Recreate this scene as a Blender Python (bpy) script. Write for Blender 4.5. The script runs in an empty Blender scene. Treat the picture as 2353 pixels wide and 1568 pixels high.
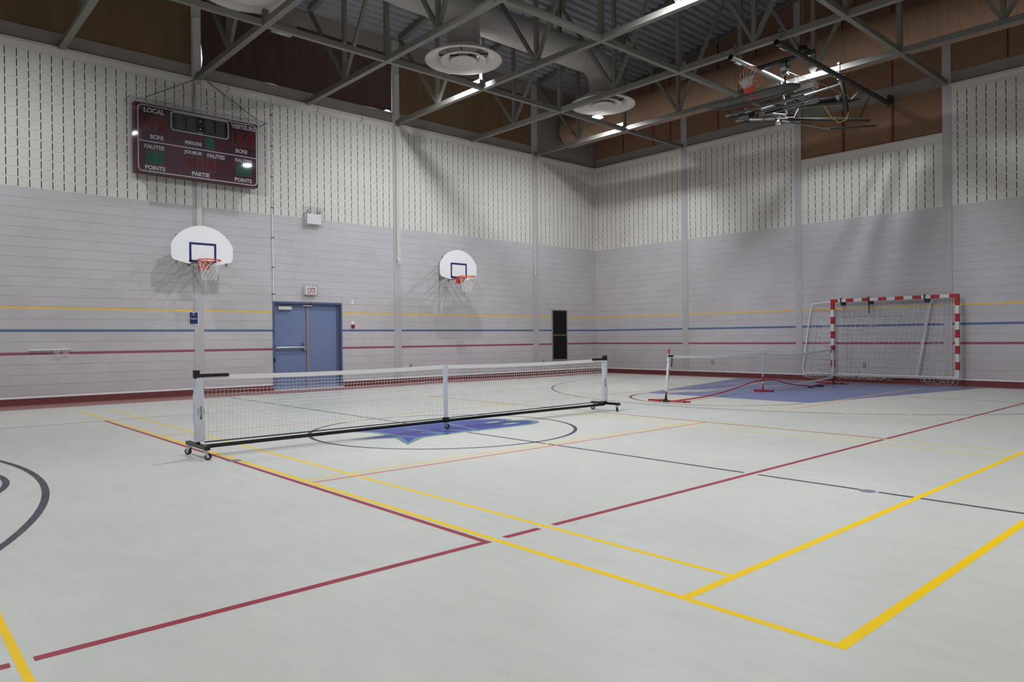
import bpy, math, random
from mathutils import Vector, Matrix
random.seed(7)
PI = math.pi
scene = bpy.context.scene
col = scene.collection

# ------------------------------------------------------------------ camera, world, exposure
F_PX, PITCH, ROLL, YAW, CAM_H = 1651.31, -0.0046368, -0.0095059, 0.7348865, 1.2405
fw = Vector((math.sin(YAW) * math.cos(PITCH), math.cos(YAW) * math.cos(PITCH), math.sin(PITCH)))
rt = Vector((math.cos(YAW), -math.sin(YAW), 0.0))
up = rt.cross(fw)
r2 = rt * math.cos(ROLL) + up * math.sin(ROLL)
u2 = -rt * math.sin(ROLL) + up * math.cos(ROLL)
cam_d = bpy.data.cameras.new('camera')
cam_d.sensor_width = 36.0
cam_d.lens = F_PX / 2353.0 * 36.0
cam_d.clip_start = 0.05
cam_d.clip_end = 200
cam = bpy.data.objects.new('camera', cam_d)
m = Matrix((r2, u2, -fw)).transposed().to_4x4()
m.translation = Vector((0, 0, CAM_H))
cam.matrix_world = m
col.objects.link(cam)
scene.camera = cam

world = bpy.data.worlds.new('world')
scene.world = world
world.use_nodes = True
world.node_tree.nodes['Background'].inputs[0].default_value = (0.75, 0.78, 1.0, 1)
world.node_tree.nodes['Background'].inputs[1].default_value = 0.02
scene.view_settings.view_transform = 'Standard'
scene.view_settings.look = 'None'
scene.view_settings.gamma = 1.0
scene.view_settings.use_curve_mapping = False
scene.view_settings.exposure = 0.0
LAMP_POWER = 830.0          # radiance of the high bay lenses
LAMP_COLOR = (0.90, 0.935, 1.0)

# ------------------------------------------------------------------ room numbers (metres)
XB, YA = 19.28, 16.88        # right wall plane x, far (scoreboard) wall plane y
XL, YF = -7.48, -1.04        # the two walls beside / behind the camera
ZR, ZB, ZY = (0.987, 1.038), (1.443, 1.493), (1.900, 1.950)      # red, blue, yellow bands
ZG, CRS = 4.283, 0.1945      # paint change height, block course
ZTOP = 7.13                  # top of the block work
CA = [(5.572, 5.784), (10.886, 11.113), (16.19, 16.446)]          # columns in the far wall (x)
CB = [(13.056, 13.266), (9.355, 9.54), (5.667, 5.856)]            # columns in the right wall (y)
TX = [0.38, 3.04, 5.70, 8.37, 11.03, 13.68, 16.33]                # truss x positions
BY = [13.17, 9.46, 5.755, 2.05]                                   # cross beam y positions
ZC = 7.21                    # bottom chord centre height
YR = 7.92
def deck_z(y):
    return 9.53 + 0.15 * (YA - y) if y > YR else 9.53 + 0.15 * (YA - YR) - 0.15 * (YR - y)

# ------------------------------------------------------------------ materials
def lin(c):
    return tuple(((v / 255.0) / 12.92 if v / 255.0 <= 0.04045 else ((v / 255.0 + 0.055) / 1.055) ** 2.4) for v in c)
MATS = {}
def mat(name, rgb, rough=0.6, metal=0.0, noise=0.0, nscale=8.0, bump=0.0, bscale=60.0, stretch=None, spec=0.5, emis=None, estr=0.0, alpha=1.0, trans=0.0):
    if name in MATS: return MATS[name]
    mt = bpy.data.materials.new(name)
    mt.use_nodes = True
    nt = mt.node_tree
    b = nt.nodes['Principled BSDF']
    c = lin(rgb)
    b.inputs['Base Color'].default_value = (*c, 1)
    b.inputs['Roughness'].default_value = rough
    b.inputs['Metallic'].default_value = metal
    b.inputs['Specular IOR Level'].default_value = spec
    if alpha < 1: b.inputs['Alpha'].default_value = alpha
    if trans: b.inputs['Transmission Weight'].default_value = trans
    if emis:
        b.inputs['Emission Color'].default_value = (*emis, 1)
        b.inputs['Emission Strength'].default_value = estr
    if noise or bump:
        tc = nt.nodes.new('ShaderNodeTexCoord')
        mp = nt.nodes.new('ShaderNodeMapping')
        nt.links.new(tc.outputs['Object'], mp.inputs[0])
        if stretch: mp.inputs['Scale'].default_value = stretch
    if noise:
        n = nt.nodes.new('ShaderNodeTexNoise')
        n.inputs['Scale'].default_value = nscale
        n.inputs['Detail'].default_value = 5
        nt.links.new(mp.outputs[0], n.inputs['Vector'])
        r = nt.nodes.new('ShaderNodeMapRange')
        r.inputs['From Min'].default_value = 0.3
        r.inputs['From Max'].default_value = 0.7
        r.inputs['To Min'].default_value = 1 - noise
        r.inputs['To Max'].default_value = 1 + noise
        nt.links.new(n.outputs['Fac'], r.inputs['Value'])
        v = nt.nodes.new('ShaderNodeVectorMath'); v.operation = 'SCALE'
        v.inputs[0].default_value = c
        nt.links.new(r.outputs[0], v.inputs['Scale'])
        nt.links.new(v.outputs[0], b.inputs['Base Color'])
    if bump:
        n2 = nt.nodes.new('ShaderNodeTexNoise')
        n2.inputs['Scale'].default_value = bscale
        n2.inputs['Detail'].default_value = 3
        nt.links.new(mp.outputs[0], n2.inputs['Vector'])
        bp = nt.nodes.new('ShaderNodeBump')
        bp.inputs['Strength'].default_value = bump
        bp.inputs['Distance'].default_value = 0.01
        nt.links.new(n2.outputs['Fac'], bp.inputs['Height'])
        nt.links.new(bp.outputs[0], b.inputs['Normal'])
    MATS[name] = mt
    return mt

def block_mat(name, rgb, joint=0.95):
    """Painted concrete block: UV counts half blocks across and courses up."""
    mt = bpy.data.materials.new(name); mt.use_nodes = True
    nt = mt.node_tree; b = nt.nodes['Principled BSDF']
    b.inputs['Roughness'].default_value = 0.62
    b.inputs['Specular IOR Level'].default_value = 0.3
    uv = nt.nodes.new('ShaderNodeUVMap'); uv.uv_map = 'UVMap'
    br = nt.nodes.new('ShaderNodeTexBrick')
    br.offset = 0.5; br.squash = 1.0
    br.inputs['Scale'].default_value = 1.0
    br.inputs['Brick Width'].default_value = 2.0
    br.inputs['Row Height'].default_value = 1.0
    br.inputs['Mortar Size'].default_value = 0.028
    br.inputs['Mortar Smooth'].default_value = 0.6
    br.inputs['Bias'].default_value = 0.0
    c = lin(rgb)
    br.inputs['Color1'].default_value = (*c, 1)
    br.inputs['Color2'].default_value = (c[0] * .975, c[1] * .965, c[2] * .965, 1)
    br.inputs['Mortar'].default_value = (c[0] * joint, c[1] * joint, c[2] * joint, 1)
    nt.links.new(uv.outputs[0], br.inputs['Vector'])
    sx = nt.nodes.new('ShaderNodeSeparateXYZ'); nt.links.new(uv.outputs[0], sx.inputs[0])
    pp = nt.nodes.new('ShaderNodeMath'); pp.operation = 'PINGPONG'; pp.inputs[1].default_value = .5
    nt.links.new(sx.outputs[1], pp.inputs[0])
    hj = nt.nodes.new('ShaderNodeMapRange'); hj.interpolation_type = 'SMOOTHSTEP'
    for k, v in (('From Min', .012), ('From Max', .045), ('To Min', 1.0), ('To Max', 0.0)): hj.inputs[k].default_value = v
    nt.links.new(pp.outputs[0], hj.inputs['Value'])
    tc = nt.nodes.new('ShaderNodeTexCoord')
    n = nt.nodes.new('ShaderNodeTexNoise'); n.inputs['Scale'].default_value = 55; n.inputs['Detail'].default_value = 4
    nt.links.new(tc.outputs['Object'], n.inputs['Vector'])
    n3 = nt.nodes.new('ShaderNodeTexNoise'); n3.inputs['Scale'].default_value = 1.3; n3.inputs['Detail'].default_value = 4
    nt.links.new(tc.outputs['Object'], n3.inputs['Vector'])
    r = nt.nodes.new('ShaderNodeMapRange')
    for k, v in (('From Min', .3), ('From Max', .7), ('To Min', .96), ('To Max', 1.04)): r.inputs[k].default_value = v
    nt.links.new(n3.outputs['Fac'], r.inputs['Value'])
    vm = nt.nodes.new('ShaderNodeVectorMath'); vm.operation = 'SCALE'
    nt.links.new(br.outputs['Color'], vm.inputs[0]); nt.links.new(r.outputs[0], vm.inputs['Scale'])
    dk = nt.nodes.new('ShaderNodeMapRange')
    for k, v in (('From Min', 0), ('From Max', 1), ('To Min', 1.0), ('To Max', .90)): dk.inputs[k].default_value = v
    nt.links.new(hj.outputs[0], dk.inputs['Value'])
    vd = nt.nodes.new('ShaderNodeVectorMath'); vd.operation = 'SCALE'
    nt.links.new(vm.outputs[0], vd.inputs[0]); nt.links.new(dk.outputs[0], vd.inputs['Scale'])
    nt.links.new(vd.outputs[0], b.inputs['Base Color'])
    mu = nt.nodes.new('ShaderNodeMath'); mu.operation = 'MULTIPLY'; mu.inputs[1].default_value = 0.12
    nt.links.new(n.outputs['Fac'], mu.inputs[0])
    sb = nt.nodes.new('ShaderNodeMath'); sb.operation = 'SUBTRACT'
    bf = nt.nodes.new('ShaderNodeMath'); bf.operation = 'MULTIPLY_ADD'; bf.inputs[1].default_value = .25
    nt.links.new(br.outputs['Fac'], bf.inputs[0]); nt.links.new(hj.outputs[0], bf.inputs[2])
    nt.links.new(mu.outputs[0], sb.inputs[0]); nt.links.new(bf.outputs[0], sb.inputs[1])
    bp = nt.nodes.new('ShaderNodeBump'); bp.inputs['Strength'].default_value = 0.55; bp.inputs['Distance'].default_value = 0.006
    nt.links.new(sb.outputs[0], bp.inputs['Height']); nt.links.new(bp.outputs[0], b.inputs['Normal'])
    return mt

M_BLOCK = block_mat('grey_block_paint', (194, 190, 191))
M_BLOCKW = block_mat('cream_block_paint', (216, 213, 205))
M_HOLE = mat('slot_fibre', (60, 46, 40), 0.95, noise=0.35, nscale=3)
M_RED = mat('red_band', (150, 76, 98), 0.6, noise=.05)
M_BLUEB = mat('blue_band', (84, 108, 148), 0.6, noise=.05)
M_YEL = mat('yellow_band', (226, 192, 110), 0.6, noise=.05)
M_COL = mat('column_paint', (184, 179, 179), 0.6, noise=.03, nscale=3)
M_STEEL = mat('steel_paint', (118, 115, 108), 0.5, noise=.05, nscale=4)
M_BAND = mat('beam_paint', (140, 133, 129), 0.6, noise=.05, nscale=3)
M_DECK = mat('deck_metal', (152, 151, 156), 0.45, noise=.08, nscale=2)
M_DUCT = mat('duct_paint', (172, 168, 164), 0.6, noise=.03)
M_DUCTB = mat('duct_brown', (168, 134, 108), 0.65, noise=.05, nscale=3)
M_DUCTS = mat('duct_seam', (146, 142, 138), .6)
M_DUCTBS = mat('brown_duct_seam', (142, 112, 90), .6)
M_BROWN = mat('panel_brown', (138, 106, 82), 0.95, noise=.10, nscale=28, bump=.3, bscale=250)
M_OLIVE = mat('blind_olive', (108, 86, 60), 0.9, noise=.14, nscale=1.2, stretch=(2.5, 1, .6))
M_MAROON = mat('blind_maroon', (70, 50, 48), 0.9, noise=.14, nscale=2.0, stretch=(3, 1, .3))
M_SEAM = mat('seam_maroon', (104, 32, 38), 0.8)
M_WHITE = mat('white_paint', (240, 240, 240), 0.45)
M_OFFW = mat('off_white', (205, 200, 194), 0.55)
M_BLACK = mat('black_plastic', (14, 14, 16), 0.5)
M_BLKM = mat('black_metal', (22, 22, 28), 0.32, metal=.3)
M_CHROME = mat('chrome', (190, 192, 196), 0.25, metal=1.0)
M_GALV = mat('galvanised', (150, 152, 150), 0.4, metal=.7, noise=.1, nscale=10)
M_DARKST = mat('dark_steel', (66, 68, 64), 0.5, metal=.4)
M_BASE = mat('baseboard_red', (112, 56, 54), 0.55)
M_DOOR = mat('door_blue', (112, 126, 162), 0.5, noise=.03)
M_DOORF = mat('door_frame_blue', (82, 96, 128), 0.45)
M_ORANGE = mat('rim_orange', (226, 74, 34), 0.4)
M_CORD = mat('net_cord', (225, 224, 222), 0.8)
M_CORDB = mat('net_cord_black', (26, 28, 32), 0.8)
M_SLEEVE = mat('vinyl_sleeve', (212, 216, 226), 0.5, bump=.9, bscale=14)
M_NAVY = mat('navy_ink', (22, 28, 96), 0.5)
M_REDP = mat('red_plastic', (178, 26, 34), 0.4)
M_GLINE = mat('goal_red', (176, 30, 28), 0.5, noise=.08, nscale=20)
M_GWHITE = mat('goal_white', (218, 218, 214), 0.5, noise=.06, nscale=20)
M_BOARD = mat('scoreboard_maroon', (92, 24, 44), 0.4)
M_LEDR = mat('led_window_red', (112, 22, 34), 0.5)
M_LEDG = mat('led_window_green', (16, 92, 74), 0.5)
M_LEDY = mat('led_dots_grey', (96, 98, 84), 0.5)
M_DOTG = mat('led_dots_green', (34, 128, 104), 0.5)
M_DOTR = mat('led_dots_red', (134, 32, 42), 0.5)
M_GLASSB = mat('clock_black', (16, 22, 30), 0.25)
M_GOLD = mat('thin_gold', (150, 128, 84), 0.5)
M_LENS = mat('lamp_lens', (255, 255, 255), 0.5, emis=LAMP_COLOR, estr=LAMP_POWER)
M_DAY = mat('daylight_pane', (220, 225, 255), 0.3, emis=(0.75, 0.82, 1.0), estr=1.2)
M_SIGNB = mat('poster_navy', (14, 34, 92), 0.5)
M_LTXT = mat('white_lettering', (236, 236, 240), 0.5)
M_LINK = mat('black_ink', (28, 28, 30), 0.5)
M_WIRE = mat('cage_wire', (168, 168, 170), 0.35, metal=.6)
M_YCABLE = mat('yellow_cable', (206, 170, 60), 0.5)
M_BRICKR = mat('alarm_red', (150, 34, 36), 0.45)
M_PAD = mat('edge_padding', (84, 86, 76), 0.7)

def poly_mat():
    mt = bpy.data.materials.new('clear_polycarbonate'); mt.use_nodes = True
    nt = mt.node_tree; nt.nodes.remove(nt.nodes['Principled BSDF'])
    out = nt.nodes['Material Output']
    tr = nt.nodes.new('ShaderNodeBsdfTransparent'); tr.inputs[0].default_value = (.93, .94, .95, 1)
    gl = nt.nodes.new('ShaderNodeBsdfGlossy'); gl.inputs['Roughness'].default_value = .03
    fr = nt.nodes.new('ShaderNodeFresnel'); fr.inputs[0].default_value = 1.45
    mx = nt.nodes.new('ShaderNodeMixShader')
    nt.links.new(fr.outputs[0], mx.inputs[0]); nt.links.new(tr.outputs[0], mx.inputs[1]); nt.links.new(gl.outputs[0], mx.inputs[2])
    nt.links.new(mx.outputs[0], out.inputs[0])
    return mt
M_CLEAR = poly_mat()

def floor_mat(name, rgb, rough=.36, scuff=.05):
    mt = bpy.data.materials.new(name); mt.use_nodes = True
    nt = mt.node_tree; b = nt.nodes['Principled BSDF']
    c = lin(rgb)
    tc = nt.nodes.new('ShaderNodeTexCoord')
    mp = nt.nodes.new('ShaderNodeMapping'); mp.inputs['Scale'].default_value = (1.0, .35, 1); mp.inputs['Rotation'].default_value = (0, 0, .9)
    nt.links.new(tc.outputs['Object'], mp.inputs[0])
    acc = None
    for sc, lo, hi, src in ((.7, 1 - scuff, 1 + scuff * .6, tc.outputs['Object']), (9, 1 - scuff * .8, 1 + scuff * .5, mp.outputs[0]), (60, 1 - scuff * .5, 1 + scuff * .5, tc.outputs['Object'])):
        n = nt.nodes.new('ShaderNodeTexNoise'); n.inputs['Scale'].default_value = sc; n.inputs['Detail'].default_value = 6
        nt.links.new(src, n.inputs['Vector'])
        r = nt.nodes.new('ShaderNodeMapRange')
        for k, v in (('From Min', .3), ('From Max', .7), ('To Min', lo), ('To Max', hi)): r.inputs[k].default_value = v
        nt.links.new(n.outputs['Fac'], r.inputs['Value'])
        if acc is None: acc = r.outputs[0]
        else:
            mm = nt.nodes.new('ShaderNodeMath'); mm.operation = 'MULTIPLY'
            nt.links.new(acc, mm.inputs[0]); nt.links.new(r.outputs[0], mm.inputs[1]); acc = mm.outputs[0]
    # short dark scuff marks
    mp2 = nt.nodes.new('ShaderNodeMapping'); mp2.inputs['Scale'].default_value = (5.5, 1.0, 1); mp2.inputs['Rotation'].default_value = (0, 0, .55)
    nt.links.new(tc.outputs['Object'], mp2.inputs[0])
    vo = nt.nodes.new('ShaderNodeTexNoise'); vo.inputs['Scale'].default_value = 3.4; vo.inputs['Detail'].default_value = 2
    nt.links.new(mp2.outputs[0], vo.inputs['Vector'])
    r = nt.nodes.new('ShaderNodeMapRange')
    for k, v in (('From Min', .78), ('From Max', .84), ('To Min', 1.0), ('To Max', .78)): r.inputs[k].default_value = v
    nt.links.new(vo.outputs['Fac'], r.inputs['Value'])
    mm = nt.nodes.new('ShaderNodeMath'); mm.operation = 'MULTIPLY'
    nt.links.new(acc, mm.inputs[0]); nt.links.new(r.outputs[0], mm.inputs[1])
    vm = nt.nodes.new('ShaderNodeVectorMath'); vm.operation = 'SCALE'; vm.inputs[0].default_value = c
    nt.links.new(mm.outputs[0], vm.inputs['Scale'])
    nt.links.new(vm.outputs[0], b.inputs['Base Color'])
    b.inputs['Roughness'].default_value = rough
    b.inputs['Specular IOR Level'].default_value = .3
    return mt
M_FLOOR = floor_mat('vinyl_floor', (209, 209, 200))
M_FRED = floor_mat('vinyl_red', (160, 114, 110), .38)
M_FBLUE = floor_mat('vinyl_blue', (114, 126, 168), .34, .08)
M_LY = mat('line_yellow', (252, 208, 0), .42, noise=.03, spec=.15)
M_LYT = mat('line_yellow_thin', (240, 214, 90), .42, noise=.05, spec=.15)
M_LR = mat('line_crimson', (162, 62, 74), .42, noise=.06, spec=.15)
M_LO = mat('line_orange', (222, 122, 88), .42, noise=.05, spec=.15)
M_LB = mat('line_black', (74, 74, 84), .42, noise=.28, nscale=7, spec=.15)
M_GREEN = mat('logo_green', (104, 142, 128), .42)
M_LBLUE = mat('logo_bright_blue', (84, 116, 204), .42)
M_DBLUE = mat('logo_deep_blue', (70, 72, 150), .42)
M_SOCK = mat('floor_plate', (132, 134, 158), .4, metal=.3)

# ------------------------------------------------------------------ mesh builder
class MB:
    def __init__(s): s.v = []; s.f = []; s.m = []; s.sm = []; s.uv = {}; s.mats = []
    def mi(s, mt):
        if mt not in s.mats: s.mats.append(mt)
        return s.mats.index(mt)
    def face(s, pts, mt, smooth=False, uv=None):
        n = len(s.v); s.v += [tuple(p) for p in pts]
        if uv: s.uv[len(s.f)] = uv
        s.f.append(tuple(range(n, n + len(pts)))); s.m.append(s.mi(mt)); s.sm.append(smooth)
    def raw(s, vs, fs, mt, smooth=False):
        n = len(s.v); s.v += [tuple(p) for p in vs]; k = s.mi(mt)
        for f in fs: s.f.append(tuple(i + n for i in f)); s.m.append(k); s.sm.append(smooth)
    def box(s, a, b, mt):
        x0, y0, z0 = a; x1, y1, z1 = b
        s.raw([(x0, y0, z0), (x1, y0, z0), (x1, y1, z0), (x0, y1, z0), (x0, y0, z1), (x1, y0, z1), (x1, y1, z1), (x0, y1, z1)],
              [(3, 2, 1, 0), (4, 5, 6, 7), (0, 1, 5, 4), (1, 2, 6, 5), (2, 3, 7, 6), (3, 0, 4, 7)], mt)
    def bar(s, p, q, w, h, mt, upv=(0, 0, 1)):
        p = Vector(p); q = Vector(q); d = (q - p).normalized(); u = Vector(upv)
        r = d.cross(u)
        if r.length < 1e-4: r = d.cross(Vector((1, 0, 0)))
        r.normalize(); u = r.cross(d).normalized()
        c = []
        for e in (p, q):
            for a, b in ((-1, -1), (1, -1), (1, 1), (-1, 1)): c.append(e + r * (a * w / 2) + u * (b * h / 2))
        s.raw(c, [(0, 1, 2, 3), (7, 6, 5, 4), (0, 4, 5, 1), (1, 5, 6, 2), (2, 6, 7, 3), (3, 7, 4, 0)], mt)
    def tube(s, p, q, r, mt, n=12, r2=None, cap=True):
        s.path([p, q], r, mt, n, cap, rs=[r, r if r2 is None else r2])
    def path(s, pts, r, mt, n=8, cap=True, rs=None, closed=False):
        P = [Vector(p) for p in pts]; N = len(P); rings = []
        ref = None
        for i, p in enumerate(P):
            if closed: t = (P[(i + 1) % N] - P[i - 1])
            else: t = (P[min(i + 1, N - 1)] - P[max(i - 1, 0)])
            if t.length < 1e-9: t = Vector((0, 0, 1))
            t.normalize()
            if ref is None:
                ref = Vector((0, 0, 1)) if abs(t.z) < .9 else Vector((1, 0, 0))
            a = t.cross(ref)
            if a.length < 1e-5: a = t.cross(Vector((.3, .8, .5)))
            a.normalize(); b = a.cross(t).normalized(); ref = b
            rr = rs[i] if rs else r
            rings.append([p + (a * math.cos(2 * PI * k / n) + b * math.sin(2 * PI * k / n)) * rr for k in range(n)])
        vs = [v for R in rings for v in R]; fs = []
        last = N if closed else N - 1
        for i in range(last):
            j = (i + 1) % N
            for k in range(n): fs.append((i * n + k, i * n + (k + 1) % n, j * n + (k + 1) % n, j * n + k))
        s.raw(vs, fs, mt, smooth=n > 5)
        if cap and not closed:
            s.face(rings[0][::-1], mt); s.face(rings[-1], mt)
    def lathe(s, prof, c, mt, n=32, axis='z', smooth=True, a0=0, a1=2 * PI):
        c = Vector(c); vs = []; full = abs(a1 - a0 - 2 * PI) < 1e-6; cnt = n if full else n + 1
        for (r, h) in prof:
            for k in range(cnt):
                t = a0 + (a1 - a0) * k / n
                if axis == 'z': o = Vector((r * math.cos(t), r * math.sin(t), h))
                elif axis == 'y': o = Vector((r * math.cos(t), h, r * math.sin(t)))
                else: o = Vector((h, r * math.cos(t), r * math.sin(t)))
                vs.append(c + o)
        fs = []
        for i in range(len(prof) - 1):
            for k in range(n if full else n):
                k2 = (k + 1) % cnt
                fs.append((i * cnt + k, i * cnt + k2, (i + 1) * cnt + k2, (i + 1) * cnt + k))
        s.raw(vs, fs, mt, smooth)
    def prism(s, poly, fn, d0, d1, mt, side=None):
        """poly: list of (a, b); fn(a, b, d) -> point"""
        A = [fn(a, b, d0) for a, b in poly]; B = [fn(a, b, d1) for a, b in poly]; n = len(poly)
        s.face(A, mt); s.face(B[::-1], mt)
        for i in range(n):
            j = (i + 1) % n
            s.face([A[j], A[i], B[i], B[j]], side or mt)
    def build(s, name, parent=None):
        me = bpy.data.meshes.new(name)
        o = bpy.data.objects.new(name, me); col.objects.link(o)
        off = Vector((0, 0, 0))
        if parent is not None:
            o.parent = parent; off = world_loc(parent)
        me.from_pydata([(x - off.x, y - off.y, z - off.z) for x, y, z in s.v], [], s.f)
        for mt in s.mats: me.materials.append(mt)
        me.polygons.foreach_set('material_index', s.m)
        me.polygons.foreach_set('use_smooth', s.sm)
        if s.uv:
            ul = me.uv_layers.new(name='UVMap')
            for fi, uv in s.uv.items():
                for li, q in zip(me.polygons[fi].loop_indices, uv): ul.data[li].uv = q
        me.update()
        return o
def world_loc(o):
    v = Vector((0, 0, 0))
    while o is not None: v += o.location; o = o.parent
    return v
def empty(name, loc):
    o = bpy.data.objects.new(name, None); col.objects.link(o)
    o.empty_display_size = .1; o.location = loc
    return o
def tag(o, label=None, cat=None, group=None, kind=None):
    if label: o['label'] = label
    if cat: o['category'] = cat
    if group: o['group'] = group
    if kind: o['kind'] = kind
    return o
def struct(mb, name, label=None, cat=None):
    o = mb.build(name); tag(o, label, cat, kind='structure'); return o
def thing(name, loc, label, cat, group=None): return tag(empty(name, loc), label, cat, group)
def kids(o): return [c for c in bpy.data.objects if c.parent == o]
def copy_tree(o, parent=None):
    c = o.copy(); col.objects.link(c); c.parent = parent
    for k in kids(o): copy_tree(k, c)
    return c
FA = lambda x, z, d=0.0: (x, YA - d, z)              # point on far wall, d out of the wall
FB = lambda y, z, d=0.0: (XB - d, y, z)              # point on right wall

def glyphs(body, w, h, bold=0.0):
    cu = bpy.data.curves.new('glyph', 'FONT'); cu.body = body; cu.offset = bold; cu.resolution_u = 4
    ob = bpy.data.objects.new('glyph', cu); col.objects.link(ob)
    dg = bpy.context.evaluated_depsgraph_get(); dg.update()
    me = bpy.data.meshes.new_from_object(ob.evaluated_get(dg))
    vs = [(v.co.x, v.co.y) for v in me.vertices]; fs = [tuple(p.vertices) for p in me.polygons]
    bpy.data.objects.remove(ob); bpy.data.curves.remove(cu); bpy.data.meshes.remove(me)
    x0 = min(v[0] for v in vs); x1 = max(v[0] for v in vs); y0 = min(v[1] for v in vs); y1 = max(v[1] for v in vs)
    return [((a - x0) / (x1 - x0) * w, (b - y0) / (y1 - y0) * h) for a, b in vs], fs
def text(body, fn, a, b, w, h, d, mt, name, parent=None, bold=0.02, rot=False):
    """Lettering whose lower left corner is (a, b); rot writes it downwards."""
    vs, fs = glyphs(body, w, h, bold)
    mb = MB()
    P = [(fn(a + v, b - u, d) if rot else fn(a + u, b + v, d)) for u, v in vs]
    mb.raw(P, fs, mt)
    return mb.build(name, parent)

# ================================================================== FLOOR
fl = MB()
def fq(x0, y0, x1, y1, z, mt): fl.face([(x0, y0, z), (x1, y0, z), (x1, y1, z), (x0, y1, z)], mt)
fq(XL, YF, XB, YA, 0, M_FLOOR)
Z1, Z2, Z3, Z4, Z5 = .0002, .0003, .0004, .0006, .0007
fq(XL, 15.80, XB, YA, Z1, M_FRED); fq(18.86, YF, XB, 15.80, Z1, M_FRED)
fq(XL, YF, XB, -.6, Z1, M_FRED); fq(XL, YF, XL + .45, YA, Z1, M_FRED)
def fpoly(pts, z, mt): fl.face([(x, y, z) for x, y in pts], mt)
fpoly([(12.77, 6.08), (18.86, 4.88), (18.86, 11.08), (12.77, 9.76)], Z1, M_FBLUE)
fpoly([(-.97, 6.08), (-7.03, 4.88), (-7.03, 11.08), (-.97, 9.76)], Z1, M_FBLUE)
def lx(y, x0, x1, w, mt, z=Z3): fq(x0, y - w / 2, x1, y + w / 2, z + .00005, mt)
def ly(x, y0, y1, w, mt, z=Z3): fq(x - w / 2, y0, x + w / 2, y1, z, mt)
def arc(cx, cy, r, a0, a1, w, mt, z=Z2, n=72):
    a0, a1 = math.radians(a0), math.radians(a1)
    for i in range(n):
        t0 = a0 + (a1 - a0) * i / n; t1 = a0 + (a1 - a0) * (i + 1) / n
        fl.face([(cx + (r - w / 2) * math.cos(t0), cy + (r - w / 2) * math.sin(t0), z), (cx + (r + w / 2) * math.cos(t0), cy + (r + w / 2) * math.sin(t0), z),
                 (cx + (r + w / 2) * math.cos(t1), cy + (r + w / 2) * math.sin(t1), z), (cx + (r - w / 2) * math.cos(t1), cy + (r - w / 2) * math.sin(t1), z)], mt)
CY = 7.92
# basketball (dark grey)
arc(5.9, CY, 1.785, 0, 360, .05, M_LB, n=96)
ly(5.9, YF + .5, 2.26, .045, M_LB, Z2); ly(5.9, 2.40, 3.28, .045, M_LB, Z2); ly(5.9, 3.42, 7.42, .045, M_LB, Z2); ly(5.9, 8.55, 15.62, .045, M_LB, Z2)
arc(12.82, CY, 1.8, 95, 265, .05, M_LB, Z3)
arc(16.87, CY, 6.25, 96, 264, .045, M_LB, Z3)
arc(-5.07, CY, 6.25, -84, 84, .055, M_LB, Z3)
arc(-.86, CY, 1.8, -88, 88, .055, M_LB, Z3)
# badminton yellow, middle court
ly(2.87, 1.26, 14.8, .042, M_LY); ly(3.315, 1.98, 14.75, .036, M_LY)
ly(8.935, 1.26, 12.5, .036, M_LYT); ly(8.49, 1.26, 12.5, .036, M_LYT)
lx(1.245, 2.85, 8.955, .05, M_LY); lx(1.98, 2.85, 8.955, .05, M_LY)
lx(5.94, 2.87, 8.95, .034, M_LYT); lx(9.91, 2.87, 8.95, .03, M_LYT)
# crimson volleyball
ly(2.80, 3.32, 12.63, .045, M_LR, Z4)
ly(8.995, 3.33, 12.63, .035, M_LR, Z4)
lx(3.345, .485, 2.79, .05, M_LR, Z4); lx(3.345, 2.945, 3.245, .05, M_LR, Z4); lx(3.345, 3.375, 8.9, .05, M_LR, Z4)
lx(3.345, 8.97, 11.40, .05, M_LR, Z4); lx(3.345, 11.46, 11.90, .05, M_LR, Z4); lx(3.345, 11.97, 15.29, .05, M_LR, Z4)
lx(3.345, XL + .8, .408, .05, M_LR, Z4)
lx(12.60, XL + .8, 15.27, .03, M_LR, Z4)
ly(15.27, 3.32, 12.6, .03, M_LR, Z4)
lx(10.02, 2.88, 8.98, .024, M_LO, Z4); lx(5.785, 2.88, 8.98, .034, M_LO, Z4)
# court by the right wall
ly(11.43, 1.2, 14.4, .03, M_LYT, Z4); ly(11.92, 1.2, 14.4, .03, M_LYT, Z4)
lx(5.935, 11.42, 17.7, .032, M_LYT, Z5); lx(5.79, 11.42, 16.95, .024, M_LO, Z4)
lx(10.0, 11.42, 17.7, .026, M_LYT, Z5); lx(10.11, 9.4, 16.9, .024, M_LO, Z4)
ly(17.46, 5.2, 10.6, .02, M_LYT, Z4); ly(17.95, 5.2, 10.6, .02, M_LYT, Z4)
# court on the left
ly(.44, .5, 14.7, .034, M_LY, Z4); ly(-.02, .5, 14.7, .034, M_LY, Z4)
# anchor plates in the half way line
def disc(cx, cy, r, mt, z, n=24): fl.face([(cx + r * math.cos(2 * PI * k / n), cy + r * math.sin(2 * PI * k / n), z) for k in range(n)], mt)
disc(5.885, 2.335, .062, M_SOCK, Z4)
disc(2.83, 7.42, .07, M_SOCK, Z5 + .0001)
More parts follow.
